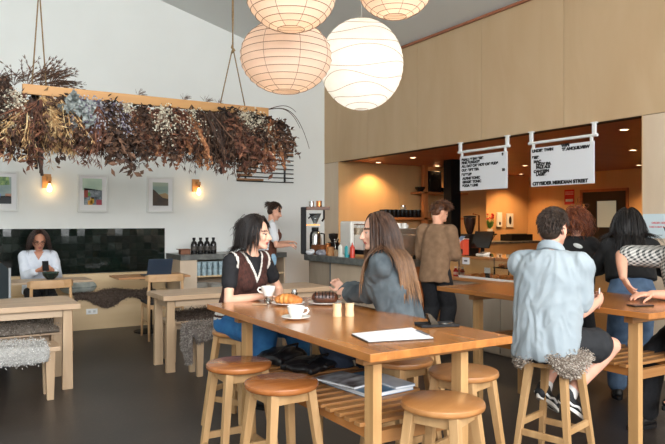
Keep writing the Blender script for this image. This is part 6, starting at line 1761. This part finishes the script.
t = thing('wooden_spoon', 'short wooden spoon lying beside the cup on the glass', 'spoon', (1.70, 3.70, TT + .004), -.9); MB().tube([(-.05, 0, 0), (.02, 0, .001)], .004, 8).build('handle', OAK, t); MB().ell((.035, 0, .002), (.02, .012, .005), n=14, k=8).build('bowl', OAK, t, smooth=True)
for (x, y), lb in (((1.86, 3.03), 'left pale wooden salt shaker on the front table'), ((1.925, 3.005), 'right pale wooden pepper shaker on the front table')):
    t = thing('wooden_shaker', lb, 'shaker', (x, y, TT), 0, 'wooden shakers'); MB().lathe([(0, 0), (.024, 0), (.025, .004), (.022, .04), (.025, .066), (.025, .072), (0, .072)], 22).build('body', mat('maple', (226, 192, 146), .5, c2=(236, 206, 164), scale=20, stretch=(1, 1, .1)), t, smooth='auto'); MB().lathe([(0, .072), (.018, .072), (.018, .074), (0, .0745)], 18).build('cap', STEEL, t)
# papers
t = thing('menu_board_clip', 'white printed menu sheets on a thin dark board near the table corner', 'menu', (1.757, 2.377, TT), 0); t.name = 'menu'
q = [(-.145, .125), (.20, .115), (.11, -.155), (-.19, -.08)]
MB().prism([(x * 1.0 - .004, y - .006) for x, y in q], 2, 0, .004).build('backing_board', mat('board_dark', (60, 44, 36), .6), t)
MB().prism([(x * .985, y * .985) for x, y in q], 2, .0045, .007).build('top_sheet', PAPER, t)
for k in range(7):
    u = .14 + k * .11; a = V((-.19, -.08)).lerp(V((.11, -.155)), .10).lerp(V((-.145, .125)).lerp(V((.20, .115)), .10), u); c = V((-.19, -.08)).lerp(V((.11, -.155)), .72 - .1 * (k % 3)).lerp(V((-.145, .125)).lerp(V((.20, .115)), .72 - .1 * (k % 3)), u)
    MB().bar((a.x, a.y, .0073), (c.x, c.y, .0073), .005, .0004).build('printed_line', mat('print_grey', (186, 186, 192), .7), t)
MB().bar((.125, -.10, .0075), (.17, .04, .0075), .02, .0008).build('printed_stamp', mat('print_dark', (110, 110, 116), .7), t)
# black tray with small things
t = thing('bill_tray', 'black bill tray with a clip near the far corner of the front table', 'tray', (2.12, 2.50, TT), -.35); MB().box((-.10, -.055, 0), (.10, .055, .008)).build('tray', BLACK, t, bevel=.003); MB().box((-.10, .045, .008), (.10, .055, .014)).box((-.10, -.055, .008), (.10, -.045, .014)).build('rim', BLACK, t); MB().prism([(-.03, .008), (.01, .008), (-.035, .06), (-.05, .06)], 1, -.006, .03).build('clip', mat('bronze_clip', (70, 60, 48), .4, .5), t)
t = thing('key_ring', 'small steel keys lying on the black bill tray', 'keys', (2.155, 2.475, TT + .0085), .2); MB().tube([(.016 * math.cos(a), .016 * math.sin(a), .002) for a in [i * PI / 8 for i in range(17)]], .002, 6).build('ring', STEEL, t); MB().box((.015, -.006, 0), (.055, .006, .003)).build('key', STEEL, t); MB().box((-.01, -.05, .001), (.004, -.014, .004)).build('key', STEEL, t)
# shelf under the front table
SH = .5425
def book(label, c, w, d, h, rz, cov, z):
    t = thing('magazine', label, 'magazine', (c[0], c[1], z), rz, 'magazines under the front table')
    MB().box((-w / 2 + .004, -d / 2 + .004, .002), (w / 2 - .004, d / 2 - .004, h - .002)).build('pages', mat('page_edges', (226, 228, 230), .8, c2=(206, 210, 214), scale=200, stretch=(.02, .02, 1)), t)
    MB().box((-w / 2, -d / 2, h - .002), (w / 2, d / 2, h)).build('cover', cov, t); MB().box((-w / 2, -d / 2, 0), (w / 2, d / 2, .002)).build('back_cover', cov, t)
    return t
covb = mat('cover_navy', (34, 62, 92), .35, c2=(90, 130, 160), scale=3); covw = mat('cover_pale', (204, 212, 220), .35, c2=(150, 168, 186), scale=4); covd = mat('cover_dark_print', (60, 48, 46), .35, c2=(196, 204, 212), scale=6, stretch=(1, 3, 1))
tb = book('navy and white magazine at the bottom of the pile on the table shelf', (1.90, 2.80), .30, .40, .022, .10, covb, SH)
book('dark printed magazine on top of the navy one, left of the pair', (1.82, 2.86), .21, .29, .014, .25, covd, SH + .0225)
book('pale blue magazine on top of the navy one, right of the pair', (1.995, 2.73), .13, .27, .012, .03, covw, SH + .0225)
for (p, sc_, sd, lb) in (((1.86, 3.32, SH), (.18, .14, .027), 1.0, 'flat black leather bag on the table shelf behind the magazines'), ((1.80, 3.58, SH), (.16, .12, .038), 2.0, 'slouching black bag at the far end of the table shelf')):
    t = thing('black_bag', lb, 'bag', p, .4); mb = MB(); mb.ell((0, 0, sc_[2]), sc_, n=22, k=12); mb.box((-sc_[0] * .8, -sc_[1] * .8, .004), (sc_[0] * .8, sc_[1] * .8, sc_[2])); me = remesh(mb, .009, 3); folds(me, .010, 11, seed=sd); me.materials.append(mat('soft_black_leather', (24, 24, 27), .45)); link('bag_body', me, t, True)
    MB().tube([(-.10, -.05, sc_[2] * 1.8), (-.06, -.09, sc_[2] * 2.1 + .03), (.04, -.09, sc_[2] * 2.1 + .03), (.09, -.04, sc_[2] * 1.8)], .007, 7).build('strap', BLACK, t, smooth=True); MB().box((-.03, -.12, sc_[2]), (.03, -.11, sc_[2] + .012)).build('buckle', STEEL, t)

# ------------------------------------------------------------------ on the second bar table
t = thing('phone', 'black phone lying near the end of the second bar table', 'phone', (3.70, 2.44, TT), -.25); MB().box((-.075, -.036, 0), (.075, .036, .008)).build('case', BLACK, t, bevel=.004); MB().box((-.07, -.032, .008), (.07, .032, .0087)).build('screen', GLOSSBLK, t)
t = thing('phone', 'dark phone held upright by the man in the blue shirt', 'phone', M1.arm['R'][2] + V((.085, .05, .0)), .6); o = MB().box((-.036, -.004, 0), (.036, .004, .07)).build('case', WHITE, t, bevel=.003); MB().box((-.033, -.0052, .005), (.033, -.004, .065)).build('screen', GLOSSBLK, t)
# small things by the woman in white
t = thing('phone', 'dark phone held by the woman in white', 'phone', (W6.arm['R'][2] + W6.arm['L'][2]) * .5 + V((0, -.085, .02)), .0); MB().box((-.036, -.005, -.02), (.036, .005, .11)).build('case', BLACK, t, bevel=.003).rotation_euler = (-.5, 0, 0); MB().lathe([(0, 0), (.008, 0), (.008, .003), (0, .003)], 10, (.02, -.04, .10)).build('camera_lens', GLOSSBLK, t)
t = thing('bowl', 'dark glazed bowl on the table in front of the woman in white', 'bowl', (1.10, 8.28, .7205)); MB().lathe([(0, 0), (.04, 0), (.085, .05), (.092, .085), (.087, .085), (.045, .012), (0, .01)], 26).build('body', mat('dark_glaze_green', (30, 42, 38), .15), t, smooth='auto'); MB().lathe([(.0925, .078), (.095, .083), (.0925, .088)], 26, close=False).build('rim', mat('rim_green', (64, 84, 74), .2), t)
t = thing('phone', 'phone held by the man in the brown tee', 'phone', M3.arm['R'][2] + V((.09, .045, .06)), 0); MB().box((-.004, -.036, -.05), (.004, .036, .09)).build('case', mat('blue_grey_case', (120, 140, 170), .3), t, bevel=.003).rotation_euler = (0, .9, 0); MB().cyl((0, 0, -.001), .004, .002, 8).build('lens', BLACK, t)
scene.collection.children.link(COL)
vs = scene.view_settings
scene.display_settings.display_device = 'sRGB'
vs.view_transform = 'Standard'; vs.look = 'None'; vs.exposure = 0.10; vs.gamma = 1.0; vs.use_curve_mapping = False
